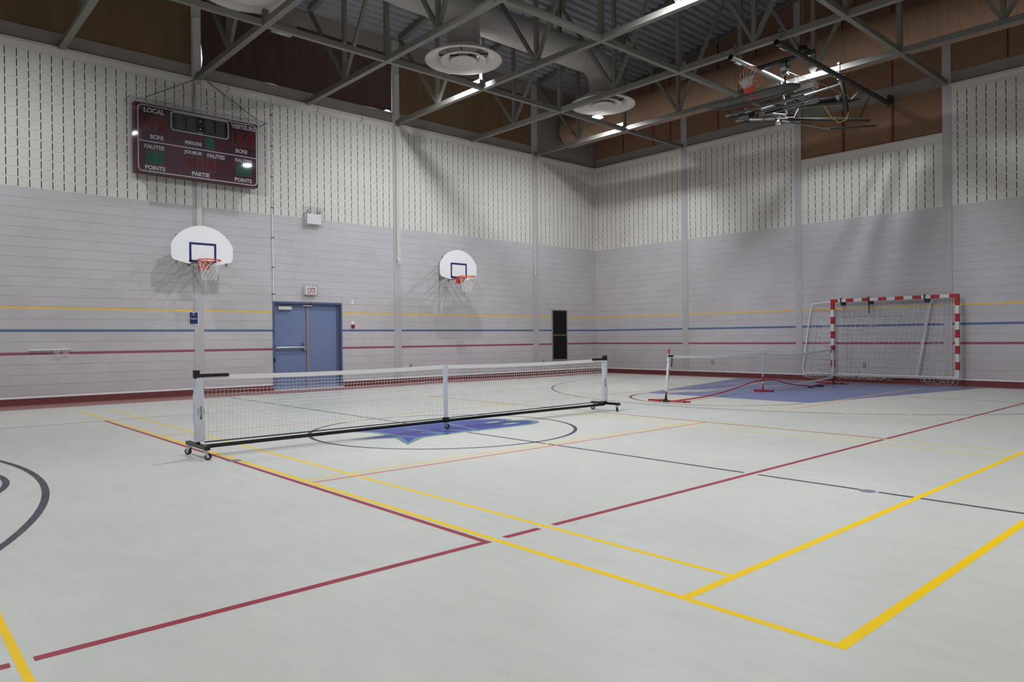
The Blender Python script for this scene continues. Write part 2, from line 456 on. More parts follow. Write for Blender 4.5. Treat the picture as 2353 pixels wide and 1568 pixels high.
# club letters painted in the centre circle: outline, bright edge, deep blue, traced on the floor
def shrink(poly, s, c=None):
    cx = sum(p[0] for p in poly) / len(poly); cy = sum(p[1] for p in poly) / len(poly)
    return [(cx + (x - cx) * s, cy + (y - cy) * s) for x, y in poly]
def inset(poly, d):
    n = len(poly); out = []
    area = sum(poly[i][0] * poly[(i + 1) % n][1] - poly[(i + 1) % n][0] * poly[i][1] for i in range(n))
    sg = 1 if area > 0 else -1
    for i in range(n):
        a = Vector(poly[i - 1]); b = Vector(poly[i]); c = Vector(poly[(i + 1) % n])
        e1 = (b - a).normalized(); e2 = (c - b).normalized()
        n1 = Vector((-e1.y, e1.x)) * sg; n2 = Vector((-e2.y, e2.x)) * sg
        k = n1 + n2
        if k.length < 1e-6: out.append(tuple(b)); continue
        k.normalize(); L = d / max(.55, k.dot(n1)); p = b + k * L; out.append((p.x, p.y))
    return out
def tri_poly(poly, z, mt):
    from mathutils.geometry import tessellate_polygon
    vs = [Vector((x, y, 0)) for x, y in poly]
    for t in tessellate_polygon([vs]): fl.face([(vs[i].x, vs[i].y, z) for i in t], mt)
LOGO = [(4.40, 7.90), (5.00, 7.98), (4.98, 8.30), (4.78, 8.62), (5.45, 8.56), (5.75, 8.55), (6.20, 8.62), (6.95, 8.50), (7.22, 8.34), (7.30, 8.12), (7.22, 7.98),
        (7.38, 7.84), (7.42, 7.66), (7.30, 7.50), (7.08, 7.41), (6.10, 7.42), (5.98, 7.45), (5.20, 7.42), (4.71, 7.05), (4.92, 7.63)]
tri_poly(LOGO, Z5 + .0001, M_GREEN)
tri_poly(inset(LOGO, .08), Z5 + .0002, M_LBLUE)
LI = inset(LOGO, .105)
tri_poly(LI, Z5 + .0003, M_DBLUE)
def stroke(pts, w, mt, z):
    for p, q in zip(pts[:-1], pts[1:]):
        a = Vector(p); b = Vector(q); d = (b - a).normalized(); n_ = Vector((-d.y, d.x)) * w / 2
        fl.face([(*(a - n_), z), (*(b - n_), z), (*(b + n_), z), (*(a + n_), z)], mt)
ZL = Z5 + .0004
for seg in ([(5.02, 7.98), (5.16, 7.47)], [(5.55, 8.32), (5.62, 7.46)], [(5.62, 7.46), (5.45, 7.85)], [(6.02, 7.46), (5.83, 7.9)], [(6.32, 8.5), (6.12, 7.46)]):
    stroke(seg, .085, M_LBLUE, ZL); stroke(seg, .05, M_GREEN, ZL + .0001)
for (a, b) in ((6.86, 8.02), (6.93, 7.72)):
    tri_poly([(a - .16, b - .07), (a + .16, b - .07), (a + .16, b + .07), (a - .16, b + .07)], ZL, M_GREEN)
    tri_poly([(a - .09, b - .035), (a + .09, b - .035), (a + .09, b + .035), (a - .09, b + .035)], ZL + .0001, M_FLOOR)
struct(fl, 'floor', 'beige vinyl gym floor with painted court lines', 'floor')

# ================================================================== WALLS
def zone(mb, fn, s0, s1, z0, z1, zb, crs, mt):
    if s1 - s0 < 1e-4 or z1 - z0 < 1e-4: return
    uv = [((s) / CRS, (z - zb) / crs) for s, z in ((s0, z0), (s1, z0), (s1, z1), (s0, z1))]
    mb.face([fn(s0, z0), fn(s1, z0), fn(s1, z1), fn(s0, z1)], mt, uv=uv)
LOWZ = [(0, ZR[0], ZR[0] - 5 * .2, .2, M_BLOCK), (ZR[0], ZR[1], 0, 1, M_RED), (ZR[1], ZB[0], ZR[1], .2025, M_BLOCK), (ZB[0], ZB[1], 0, 1, M_BLUEB),
        (ZB[1], ZY[0], ZB[1], .2035, M_BLOCK), (ZY[0], ZY[1], 0, 1, M_YEL), (ZY[1], ZG, ZG - 12 * CRS, CRS, M_BLOCK)]
def slotted(mb, fn, s0, s1, rows, z1):
    """Acoustic block: real slots 15 mm wide and 40 mm deep, one per half block."""
    W = s1 - s0; n = int(W / CRS); st = s0 + (W - n * CRS) / 2
    zt = ZG + rows * CRS
    for a, b in ((s0, st), (st + n * CRS, s1)): zone(mb, fn, a, b, ZG, zt, ZG, CRS, M_BLOCKW)
    zone(mb, fn, s0, s1, zt, z1, ZG, CRS, M_BLOCKW)
    hw = .0075
    for i in range(n):
        c = st + (i + .5) * CRS; a, b = st + i * CRS, st + (i + 1) * CRS
        zone(mb, fn, a, c - hw, ZG, zt, ZG, CRS, M_BLOCKW); zone(mb, fn, c + hw, b, ZG, zt, ZG, CRS, M_BLOCKW)
        for k in range(rows):
            z0 = ZG + k * CRS; sa, sb = z0 + .02, z0 + CRS - .024
            zone(mb, fn, c - hw, c + hw, z0, sa, ZG, CRS, M_BLOCKW); zone(mb, fn, c - hw, c + hw, sb, z0 + CRS, ZG, CRS, M_BLOCKW)
            D = -.04
            A = [(c - hw, sa), (c + hw, sa), (c + hw, sb), (c - hw, sb)]
            mb.face([fn(p, q, D) for p, q in A], M_HOLE)
            for j in range(4):
                p, q = A[j], A[(j + 1) % 4]
                mb.face([fn(*p), fn(*q), fn(*q, D), fn(*p, D)], M_HOLE)
DX0, DX1, DZ = 7.41, 9.285, 2.185
wa = MB()
for z0, z1, zb, cr, mt in LOWZ:
    for s0, s1 in ((XL, DX0), (DX1, XB)): zone(wa, FA, s0, s1, z0, z1, zb, cr, mt)
    if z1 > DZ: zone(wa, FA, DX0, DX1, max(z0, DZ), z1, zb, cr, mt)
edges = [XL] + [e for c in CA for e in c] + [XB]
for i in range(0, len(edges), 2): slotted(wa, FA, edges[i] if i else -1.0, edges[i + 1], 14, ZTOP)
zone(wa, FA, XL, -1.0, ZG, ZTOP, ZG, CRS, M_BLOCKW)
wa.box((XL, YA + .05, ZTOP), (XB, YA + .3, 9.6), M_BAND)       # wall above the blocks, behind blinds
struct(wa, 'wall_back', 'far block wall with slotted cream upper half and coloured bands', 'wall')
wb = MB()
for z0, z1, zb, cr, mt in LOWZ: zone(wb, FB, YF, YA, z0, z1, zb, cr, mt)
slotted(wb, FB, CB[0][1], YA, 14, ZTOP); slotted(wb, FB, CB[1][1], CB[0][0], 14, ZTOP)
slotted(wb, FB, CB[2][1], CB[1][0], 8, 6.06); slotted(wb, FB, 1.9, CB[2][0], 14, ZTOP)
zone(wb, FB, YF, 1.9, ZG, ZTOP, ZG, CRS, M_BLOCKW)
wb.box((XB + .06, YF, 6.0), (XB + .3, YA, 11.2), M_BAND)
struct(wb, 'wall_right', 'right hand block wall with slotted upper half and a tall brown infill', 'wall')
for nm, fn, s0, s1 in (('wall_left', lambda y, z, d=0: (XL + d, y, z), YF, YA), ('wall_front', lambda x, z, d=0: (x, YF + d, z), XL, XB)):
    w_ = MB()
    for z0, z1, zb, cr, mt in LOWZ: zone(w_, fn, s0, s1, z0, z1, zb, cr, mt)
    zone(w_, fn, s0, s1, ZG, ZTOP, ZG, CRS, M_BLOCKW)
    w_.face([fn(s0, ZTOP), fn(s1, ZTOP), fn(s1, 11.2), fn(s0, 11.2)], M_BAND)
    struct(w_, nm, 'block wall beside the camera', 'wall')

# columns of the wall
for i, (a, b) in enumerate(CA):
    c = MB(); c.box((a, YA - .012, 0), (b, YA + .12, 9.5), M_COL)
    struct(c, 'trim_%d' % (i + 1), 'painted steel column set in the far wall', 'column')
for i, (a, b) in enumerate(CB):
    c = MB(); c.box((XB - .012, a, 0), (XB + .12, b, deck_z((a + b) / 2) - .02), M_COL)
    struct(c, 'trim_%d' % (i + 4), 'painted steel column set in the right wall', 'column')
# ledge, beam band and upper fascia
t = MB()
for a, b in [(XL, CA[0][0]), (CA[0][1], CA[1][0]), (CA[1][1], CA[2][0]), (CA[2][1], XB)]:
    t.box((a, YA - .03, ZTOP), (b, YA + .06, 7.19), M_OFFW)
    t.box((a, YA + .035, 7.19), (b, YA + .055, 7.45), M_BAND); t.box((a, YA + .0, 7.45), (b, YA + .055, 7.475), M_BAND)
    t.box((a, YA + .0, 9.08), (b, YA + .055, 9.52), M_BAND)
struct(t, 'trim_7', 'steel beam band along the top of the far wall', 'beam')
t = MB()
for a, b, low in [(CB[0][1], YA, 0), (CB[1][1], CB[0][0], 0), (CB[2][1], CB[1][0], 1), (YF, CB[2][0], 0)]:
    if not low: t.box((XB - .03, a, ZTOP), (XB + .07, b, 7.19), M_OFFW)
    else: t.box((XB - .02, a, 6.03), (XB + .07, b, 6.065), M_OFFW); t.box((XB + .02, a, 7.17), (XB + .06, b, 7.19), M_BAND)
    t.box((XB + .035, a, 7.19), (XB + .065, b, 7.45), M_BAND); t.box((XB, a, 7.45), (XB + .065, b, 7.475), M_BAND)
for y0, y1 in ((YR, YA), (YF, YR)):
    t.bar((XB + .02, y0, deck_z(y0) - .12), (XB + .02, y1, deck_z(y1) - .12), .08, .14, M_STEEL)
struct(t, 'trim_8', 'steel beam band along the top of the right wall', 'beam')
# baseboards
b = MB()
for a, c in ((XL, DX0 - .02), (DX1 + .02, XB)):
    b.box((a, YA - .017, 0), (c, YA, .135), M_BASE); b.box((a, YA - .021, .135), (c, YA, .165), M_WHITE)
struct(b, 'baseboard_back', 'dark red rubber base with white capping on the far wall', 'baseboard')
b = MB(); b.box((XB - .017, YF, 0), (XB, YA - .022, .135), M_BASE); b.box((XB - .021, YF, .135), (XB, YA - .022, .165), M_WHITE)
struct(b, 'baseboard_right', 'dark red rubber base with white capping on the right wall', 'baseboard')

# roof deck: folded sheet, flutes run in x
d = MB()
def deck_side(ya, yb):
    pit = .235; n = int(abs(ya - yb) / pit) + 1; sg = -1 if yb < ya else 1
    prof = [(0, 0), (.10, 0), (.122, .07), (.213, .07)]
    pts = []
    for i in range(n):
        for a, h in prof:
            y = ya + sg * (i * pit + a)
            if (y - yb) * sg <= 0: pts.append((y, deck_z(y) + h))
    pts.append((yb, deck_z(yb)))
    for (y0, z0), (y1, z1) in zip(pts[:-1], pts[1:]):
        d.face([(XL, y0, z0), (XB + .3, y0, z0), (XB + .3, y1, z1), (XL, y1, z1)], M_DECK)
deck_side(YA + .3, YR); deck_side(YF, YR)
struct(d, 'ceiling', 'dark fluted metal roof deck', 'ceiling')

# ================================================================== ROOF STEEL
TL = {0.38: 'left of the picture, nearest the left wall', 3.04: 'meeting the far wall left of the scoreboard', 5.70: 'landing on the column above the scoreboard',
      8.37: 'meeting the far wall between scoreboard and second column', 11.03: 'landing on the column left of the small hoop',
      13.68: 'meeting the far wall right of the small hoop', 16.33: 'landing on the last column before the corner'}
for X in TX:
    if X < 2: continue
    T = thing('roof_truss', (X, YA, ZC), 'grey steel roof truss ' + TL[X], 'truss', 'roof trusses')
    mb = MB(); mb.bar((X, YF + .01, ZC), (X, YA - .035, ZC), .12, .12, M_STEEL); mb.build('bottom_chord', T)
    mb = MB()
    mb.bar((X, YA - .2, deck_z(YA - .2) - .09), (X, YR, deck_z(YR) - .09), .12, .14, M_STEEL)
    mb.bar((X, YR, deck_z(YR) - .09), (X, YF + .01, deck_z(YF) - .09), .12, .14, M_STEEL)
    mb.build('top_chord', T)
    ys = [YA - .12] + [BY[0]] + [BY[1]] + [BY[2]] + [BY[3]] + [YF + .1]
    zt = lambda y: deck_z(y) - .16
    zb_ = ZC + .06
    for k in range(len(ys) - 1):
        y0, y1 = ys[k], ys[k + 1]; ym = (y0 + y1) / 2
        for (p, q, w) in (((X, ym, zb_), (X, ym, zt(ym)), .085), ((X, ym, zb_), (X, y0 - (.12 if k == 0 else .06), zt(y0)), .075), ((X, ym, zb_), (X, y1 + .06, zt(y1)), .075)):
            mb = MB(); mb.bar(p, q, w, w, M_STEEL, upv=(1, 0, 0)); mb.build('web_member', T)
        if k > 0:
            mb = MB(); mb.bar((X, y0, zb_), (X, y0, zt(y0)), .095, .095, M_STEEL, upv=(1, 0, 0)); mb.build('web_member', T)
BL = {13.17: 'farthest run, in front of the scoreboard wall', 9.46: 'middle run, ending at the column left of the brown infill', 5.755: 'nearest run, ending at the column right of the brown infill', 2.05: 'run behind the frame'}
for Y in BY[:3]:
    T = thing('cross_beam', (TX[1], Y, ZC), 'light grey steel cross beam between the trusses, ' + BL[Y], 'beam', 'cross beams')
    xs = TX + [XB - .08]
    for a, c in zip(xs[:-1], xs[1:]):
        mb = MB(); mb.bar((a + .062, Y, ZC), (c - (.062 if c < 19 else 0), Y, ZC), .10, .11, M_STEEL); mb.build('beam_segment', T)

# ================================================================== BLINDS AND INFILL
def blind(x0, x1, mt, label, fold, l_gap=0.0, r_gap=0.0):
    mb = MB(); n = 60; rows = 8; zt = 9.08
    for i in range(n):
        def P(k, j):
            u = k / n; x = x0 + (x1 - x0) * u
            v = j / rows
            zb = 7.474 + .006 * math.sin(u * 9 + x0) + (.05 if r_gap and .95 < u < .985 else 0) + .006 * max(0, math.sin(u * 23))
            z = zb + (zt - zb) * v
            if l_gap and k == 0: x += l_gap * max(0, 1 - abs(v - .15) * 4.5)
            if r_gap and k == n: x -= r_gap * max(0, 1 - v * 1.3)
            d_ = .03 + fold * math.sin(u * 46 + 1.3 * math.sin(u * 17)) * (.5 + .5 * (1 - v)) 
            return (x, YA + .035 - d_ * .6, z)
        for j in range(rows):
            mb.face([P(i, j), P(i + 1, j), P(i + 1, j + 1), P(i, j + 1)], mt, smooth=True)
    o = mb.build('window_blind'); return tag(o, label, 'blind', 'fabric blinds over the high windows')
blind(XL + .1, CA[0][0] - .01, M_OLIVE, 'olive brown fabric blind above the scoreboard wall, leftmost in the photo', .006)
blind(CA[0][1] + .001, CA[1][0] - .001, M_MAROON, 'dark maroon fabric blind right of the scoreboard chains', .010, .045, .02)
blind(CA[1][1] + .02, CA[2][0] - .01, M_OLIVE, 'olive brown fabric blind between the second column and the corner', .008)
wn = MB(); wn.face([(CA[0][1], YA + .047, 7.49), (CA[1][0], YA + .047, 7.49), (CA[1][0], YA + .047, 9.08), (CA[0][1], YA + .047, 9.08)], M_DAY)
struct(wn, 'window_1', 'daylit window showing only at the edges of the maroon blind', 'window')
g = MB(); g.box((CA[2][1], YA + .0, 7.475), (17.68, YA + .045, 9.08), M_BAND); g.box((17.70, YA + .0, 7.475), (XB, YA + .045, 9.08), M_BAND)
struct(g, 'trim_9', 'grey infill panel beside the corner', 'panel')
# steel reveal posts with bright edges beside the blinds
for x in (CA[0][0] + .02, CA[1][0] + .05):
    mb = MB(); mb.box((x, YA - .05, 7.25), (x + .15, YA - .014, 8.55), M_OFFW); mb.box((x + .03, YA - .062, 7.25), (x + .045, YA - .05, 8.55), M_OFFW)
    mb.box((x + .10, YA - .062, 7.25), (x + .115, YA - .05, 8.55), M_OFFW)
    o = mb.build('blind_track'); tag(o, 'pale metal blind track on the column ' + ('above the scoreboard' if x < 6 else 'right of the maroon blind'), 'track')
# brown acoustic fabric on the right wall, one cloth per bay with maroon seams
SE = [15.6, 14.35, 13.67, 11.94, 10.68, 8.21, 6.98, 4.52, 3.2]
BAYS = [(CB[0][1], YA - .03, 'bay next to the corner'), (CB[1][1], CB[0][0], 'second bay from the corner'), (CB[2][1], CB[1][0], 'bay over the tall infill'), (YF, CB[2][0], 'bay nearest the camera')]
for a, c, nm in BAYS:
    T = thing('acoustic_panel', (XB, (a + c) / 2, 7.475), 'brown fabric acoustic panel under the roof, ' + nm, 'panel', 'brown panels high on the right wall')
    mb = MB()
    pts = [(a, 7.475), (c, 7.475), (c, deck_z(c) - .2)] + ([(YR, deck_z(YR) - .2)] if a < YR < c else []) + [(a, deck_z(a) - .2)]
    mb.prism(pts, FB, -.055, -.01, M_BROWN); mb.build('cloth', T)
    for y in [s for s in SE if a < s < c]:
        mb = MB(); mb.box((XB + .004, y - .02, 7.476), (XB + .012, y + .02, deck_z(y) - .21), M_SEAM); mb.build('seam', T)
T = thing('infill_curtain', (XB, 7.6, 6.065), 'brown fabric infill hanging below the beam behind the folded basketball unit', 'curtain')
a, c = CB[2][1], CB[1][0]
mb = MB(); n = 48; rows = 12
def PC(i, j):
    u = i / n; v = j / rows; y = a + (c - a) * u; z = 6.066 + (7.17 - 6.066) * v
    e = math.exp(-((u - .02) / .13) ** 2) + math.exp(-((u - .98) / .13) ** 2)
    dd = .022 + .02 * e * math.sin(9 * v + 14 * u) * (1 - v) + .010 * math.exp(-((u - .25) / .12) ** 2) * math.sin(12 * v) * (1 - v)
    return (XB + .055 - dd, y, z)
for i in range(n):
    for j in range(rows): mb.face([PC(i, j), PC(i + 1, j), PC(i + 1, j + 1), PC(i, j + 1)], M_BROWN, smooth=True)
mb.build('cloth', T)
for y in (8.21, 6.98):
    mb = MB(); mb.box((XB + .0, y - .02, 6.07), (XB + .008, y + .02, 7.165), M_SEAM); mb.build('seam', T)

# ================================================================== DUCTS AND DIFFUSERS
T = thing('supply_duct', (10, 12.65, 8.6), 'grey spiral supply duct running through the trusses above the round diffusers', 'duct')
mb = MB(); path = [(7.3, 5.2, 8.75), (7.3, 8, 8.75), (7.3, 11.6, 8.75)]
for k in range(1, 10):
    t_ = k / 10 * PI / 2; path.append((7.3 + .95 - .95 * math.cos(t_), 11.7 + .95 * math.sin(t_), 8.75 - .2 * k / 10))
path += [(8.5 + .5 * k, 12.65, 8.55) for k in range(12)] + [(14.2, 12.65, 8.55)]
for k in range(1, 9):
    t_ = k / 8 * PI / 2; path.append((14.25 + .55 * math.sin(t_), 12.65, 8.0 + .55 * math.cos(t_)))
path.append((14.8, 12.65, 7.74))
mb.path(path, .36, M_DUCT, n=28); mb.build('main_run', T)
mb = MB()
for i in range(len(path) - 1):
    p, q = Vector(path[i]), Vector(path[i + 1]); L = (q - p).length; k = max(1, int(L / .16))
    for j in range(k):
        c_ = p.lerp(q, j / k); dr = (q - p).normalized() * .006
        mb.path([c_ - dr * .5, c_ + dr * .5], .363, M_DUCTS, n=28, cap=False)
mb.build('spiral_seam', T)
mb = MB(); mb.tube((10.05, 12.65, 8.55), (10.05, 12.65, 7.74), .37, M_DUCT, n=28); mb.tube((10.05, 12.65, 8.0), (10.05, 12.65, 8.03), .385, M_DUCT, n=28); mb.build('branch', T)
for x in (9.2, 11.9, 13.2):
    mb = MB(); mb.tube((x, 12.65, 8.9), (x, 12.65, deck_z(12.65)), .006, M_BLKM, n=6); mb.build('hanger_rod', T)
def diffuser(x, label, R=.86):
    T = thing('ceiling_diffuser', (x, 12.65, 7.45), label, 'diffuser', 'round ceiling diffusers')
    c = (x, 12.65, 7.45); s = R / .86
    mb = MB(); mb.lathe([(.56, .18), (.86, .03), (.865, .01), (.86, 0), (.80, .004), (.70, .035), (.61, .09), (.55, .165)], c, M_OFFW, 64); mb.build('outer_ring', T)
    mb = MB(); mb.lathe([(.31, .13), (.525, .012), (.525, -.004), (.50, -.010), (.42, .015), (.35, .06), (.31, .115)], c, M_OFFW, 56); mb.build('middle_ring', T)
    mb = MB(); mb.lathe([(0, .08), (.16, .075), (.30, .0), (.30, -.015), (.28, -.022), (.22, -.004), (.17, .035), (.135, .052), (.0, .048)], c, M_OFFW, 48); mb.build('inner_cone', T)
    mb = MB(); mb.lathe([(.56 * s, .21), (.40 * s, .22), (.37 * s, .29), (.37 * s, .33)], c, M_DUCT, 48); mb.build('neck', T)
    mb = MB()
    for k in range(4):
        t_ = PI / 4 + k * PI / 2
        mb.bar((x + .1 * math.cos(t_), 12.65 + .1 * math.sin(t_), 7.58), (x + .55 * math.cos(t_), 12.65 + .55 * math.sin(t_), 7.60), .02, .03, M_DARKST)
    mb.build('spider', T)
diffuser(10.05, 'large round white ceiling diffuser in the middle, fully in view')
diffuser(14.80, 'round white ceiling diffuser nearest the corner, behind a truss')
diffuser(5.15, 'round white ceiling diffuser cut off by the top edge of the photo')
T = thing('return_duct', (17.65, 8, 8.1), 'large brown painted duct running along the right wall under the roof', 'duct')
mb = MB(); mb.path([(17.65, 16.55, 8.08), (17.65, 8, 8.08), (17.65, YF + .05, 8.08)], .5, M_DUCTB, n=40); mb.build('main_run', T)
mb = MB(); y = 16.5
while y > YF + .1:
    mb.path([(17.65, y, 8.08), (17.65, y - .008, 8.08)], .503, M_DUCTBS, n=40, cap=False); y -= .2
mb.build('spiral_seam', T)
for y in (14.6, 10.9, 7.2, 4.6):
    mb = MB(); mb.tube((17.65, y, 8.58), (17.65, y, deck_z(y)), .006, M_BLKM, n=6); mb.build('hanger_rod', T)

# ================================================================== LAMPS
def lamp(x, y, label, node=None, z=7.5, r=.15):
    T = thing('high_bay_lamp', (x, y, z), label, 'lamp', 'high bay lamps'); zd = z
    mb = MB(); mb.lathe([(0, .16), (.09, .16), (.10, .08), (r + .05, .05), (r + .055, -.035), (r + .04, -.035), (r + .005, .0)], (x, y, z), M_DARKST, 32); mb.build('housing', T)
    mb = MB(); mb.lathe([(r * math.cos(k * PI / 16), -.018 * math.sin(k * PI / 16)) for k in range(9)], (x, y, z - .001), M_LENS, 24); mb.build('lens', T)
    mb = MB(); mb.tube((x, y, z + .16), (x, y, deck_z(y) - .012), .012, M_GALV, n=8); mb.build('stem', T)
    if node:
        mb = MB(); mb.box((node - .16, y - .2 - .22, ZC + .061), (node + .20, y - .2 + .02, ZC + .15), M_GALV); mb.build('junction_box', T)
        mb = MB(); mb.bar((node, y - .3, ZC + .15), (node, y - .3, ZC + .62), .07, .05, M_GALV); mb.build('conduit', T)
lamp(15.54, 13.5, 'glaring high bay lamp just below the diffuser nearest the corner', 16.33, r=.14)
lamp(10.50, 13.5, 'high bay lamp hidden behind the middle diffuser', 11.03, z=7.72)
lamp(15.58, 7.5, 'glaring high bay lamp above the folded basketball unit', r=.125)
lamp(10.25, 7.5, 'high bay lamp just above the top edge of the photo, over the court centre', r=.14)
lamp(5.95, 9.3, 'high bay lamp above the frame, in front of the scoreboard', r=.21)
for i, (x, y) in enumerate(((1.0, 13.3), (1.0, 7.3), (5.9, 1.6), (1.0, 1.2))):  # the two near lamps are added fill to brighten the near floor
    lamp(x, y, 'high bay lamp outside the view above the %s part of the hall' % ['left far', 'left middle', 'near middle floor, added to brighten that', 'near left floor, added to brighten that'][i])

# loudspeaker on the cross beam
T = thing('loudspeaker', (6.16, 13.32, ZC), 'boxy beige loudspeaker resting on the cross beam above the maroon blind', 'speaker')
mb = MB(); mb.box((5.96, 13.225, ZC + .03), (6.36, 13.52, ZC + .19), M_BAND); mb.build('cabinet', T)
mb = MB(); mb.lathe([(.0, 0), (.11, 0), (.12, .004)], (6.16, 13.38, ZC + .024), M_DUCT, 28); mb.build('grille', T)

# ================================================================== DOOR
D = tag(empty('door_1', ((DX0 + DX1) / 2, YA, 0)), 'blue double steel door with one push bar in the far wall', 'door', kind='structure')
mb = MB(); fd = .12
mb.box((DX0, YA - .015, 0), (DX0 + .05, YA + fd, DZ), M_DOORF); mb.box((DX1 - .05, YA - .015, 0), (DX1, YA + fd, DZ), M_DOORF)
mb.box((DX0 + .05, YA - .015, DZ - .05), (DX1 - .05, YA + fd, DZ), M_DOORF)
mb.box((DX1 - .11, YA + .05, 0), (DX1 - .05, YA + fd, DZ - .05), M_DOORF)
mb.build('door_frame', D)
mx = 8.34
mb = MB(); mb.box((DX0 + .055, YA + .085, .03), (mx - .02, YA + .13, DZ - .055), M_DOOR); lf = mb.build('door_leaf', D)
mb = MB(); mb.box((mx + .05, YA + .085, .03), (DX1 - .115, YA + .13, DZ - .055), M_DOOR); rf = mb.build('door_leaf', D)
mb = MB(); mb.box((mx - .015, YA + .06, 0), (mx + .045, YA + .125, DZ - .055), M_BAND); mb.build('centre_post', D)
mb = MB(); mb.box((DX1 - .113, YA + .045, .02), (DX1 - .103, YA + .085, DZ - .055), M_CHROME); mb.build('edge_seal', D)
mb = MB(); mb.tube((DX0 + .10, YA + .02, 1.045), (mx - .10, YA + .02, 1.045), .028, M_CHROME, 12)
mb.box((mx - .13, YA - .0, .97), (mx - .05, YA + .085, 1.17), M_CHROME); mb.box((DX0 + .065, YA + .0, 1.01), (DX0 + .10, YA + .085, 1.08), M_CHROME)
tag(mb.build('push_bar', D), 'chrome push bar')
mb = MB(); mb.box((DX0 + .16, YA + .01, 1.985), (DX0 + .50, YA + .085, 2.065), M_OFFW); mb.bar((DX0 + .3, YA + .03, 2.085), (mx + .05, YA + .03, 2.12), .02, .012, M_CHROME)
mb.box((mx - .12, YA + .01, 2.085), (mx + .12, YA + .085, 2.105), M_OFFW); mb.build('door_closer', D)
mb = MB(); mb.box((DX0 + .01, YA - .03, .70), (DX0 + .05, YA - .015, .80), M_BLACK); mb.build('strike', D)
mb = MB(); mb.box((DX0, YA - .1, 0), (DX1, YA + fd, .028), M_OFFW); mb.build('threshold', D)
mb = MB(); mb.box((DX0, YA + .13, 0), (DX1, YA + .15, DZ), M_BLACK); mb.build('dark_void', D)

# ================================================================== WALL FITTINGS
def wire_cage(mb, fn, a0, a1, z0, z1, dp, st=.045, mt=M_WIRE, r=.0022):
    n = round((a1 - a0) / st); k = round((z1 - z0) / st); q = round(dp / st)
    for i in range(n + 1):
        a = a0 + (a1 - a0) * i / n; mb.path([fn(a, z0, 0), fn(a, z0, dp), fn(a, z1, dp), fn(a, z1, 0)], r, mt, n=3, cap=False)
    for j in range(k + 1):
        z = z0 + (z1 - z0) * j / k; mb.path([fn(a0, z, 0), fn(a0, z, dp), fn(a1, z, dp), fn(a1, z, 0)], r, mt, n=3, cap=False)
    for e in range(1, q):
        d_ = dp * e / q; mb.path([fn(a0, z0, d_), fn(a1, z0, d_), fn(a1, z1, d_), fn(a0, z1, d_)], r, mt, n=3, closed=True)
T = thing('emergency_light', (8.46, YA, 4.1), 'white battery emergency light with twin heads in a wire cage above the door', 'light')
mb = MB(); mb.box((8.285, YA - .13, 4.15), (8.66, YA, 4.40), M_WHITE); mb.build('battery_box', T)
for x in (8.345, 8.60):
    mb = MB(); mb.lathe([(0, 0), (.045, .0), (.055, .03), (.04, .07), (0, .085)], (x, YA - .13, 4.465), M_CHROME, 20, axis='y'); mb.tube((x, YA - .08, 4.40), (x, YA - .08, 4.43), .012, M_BLACK, 8); mb.build('lamp_head', T)
mb = MB(); wire_cage(mb, FA, 8.215, 8.705, 4.10, 4.56, .17, .05); mb.build('wire_cage', T)
T = thing('exit_sign', (8.35, YA, 2.34), 'lit sign reading SORTIE in a wire cage over the blue door', 'sign')
mb = MB(); mb.box((8.235, YA - .10, 2.375), (8.53, YA, 2.575), M_WHITE); mb.build('sign_box', T)
text('SORTIE', FA, 8.275, 2.40, .215, .145, .102, M_REDP, 'lettering', T, bold=.012)
mb = MB(); wire_cage(mb, FA, 8.17, 8.555, 2.345, 2.62, .13, .055); mb.build('wire_cage', T)
mb = MB(); mb.box((8.38, YA - .03, 2.13), (8.44, YA - .015, 2.16), M_BRICKR)
tag(mb.build('door_contact'), 'small reddish door contact on the blue door frame below the sign', 'sensor')
T = thing('fire_alarm_pull', (9.595, YA, 1.53), 'red fire alarm pull station right of the blue door with white card above', 'alarm')
mb = MB(); mb.box((9.555, YA - .04, 1.535), (9.635, YA, 1.625), M_BRICKR); mb.build('pull_box', T)
mb = MB(); mb.box((9.56, YA - .045, 1.575), (9.63, YA - .04, 1.59), M_BLACK); mb.build('handle', T)
mb = MB(); mb.box((9.557, YA - .006, 1.628), (9.633, YA, 1.715), M_WHITE); mb.build('card', T)
mb = MB(); mb.box((9.565, YA - .012, 2.165), (9.628, YA, 2.265), M_WHITE); mb.box((9.59, YA - .02, 2.205), (9.603, YA - .012, 2.225), M_BLACK)
tag(mb.build('wall_switch'), 'white switch plate high on the wall right of the blue door', 'switch')
T = thing('poster', (5.557, YA, 1.608), 'navy poster reading Terrain 2 taped on the scoreboard column', 'poster')
mb = MB(); mb.box((5.455, YA - .016, 1.604), (5.66, YA - .0125, 1.895), M_WHITE); mb.build('white_border', T)
mb = MB(); mb.box((5.468, YA - .018, 1.617), (5.647, YA - .016, 1.882), M_SIGNB); mb.build('printed_sheet', T)
mb = MB(); mb.box((5.538, YA - .019, 1.855), (5.576, YA - .018, 1.876), M_LTXT); mb.build('emblem', T)
text('Terrain 2', FA, 5.486, 1.722, .142, .034, .0185, M_LTXT, 'lettering', T, bold=.01)
text('Gymnase', FA, 5.515, 1.812, .083, .022, .0185, M_LTXT, 'lettering', T, bold=0)
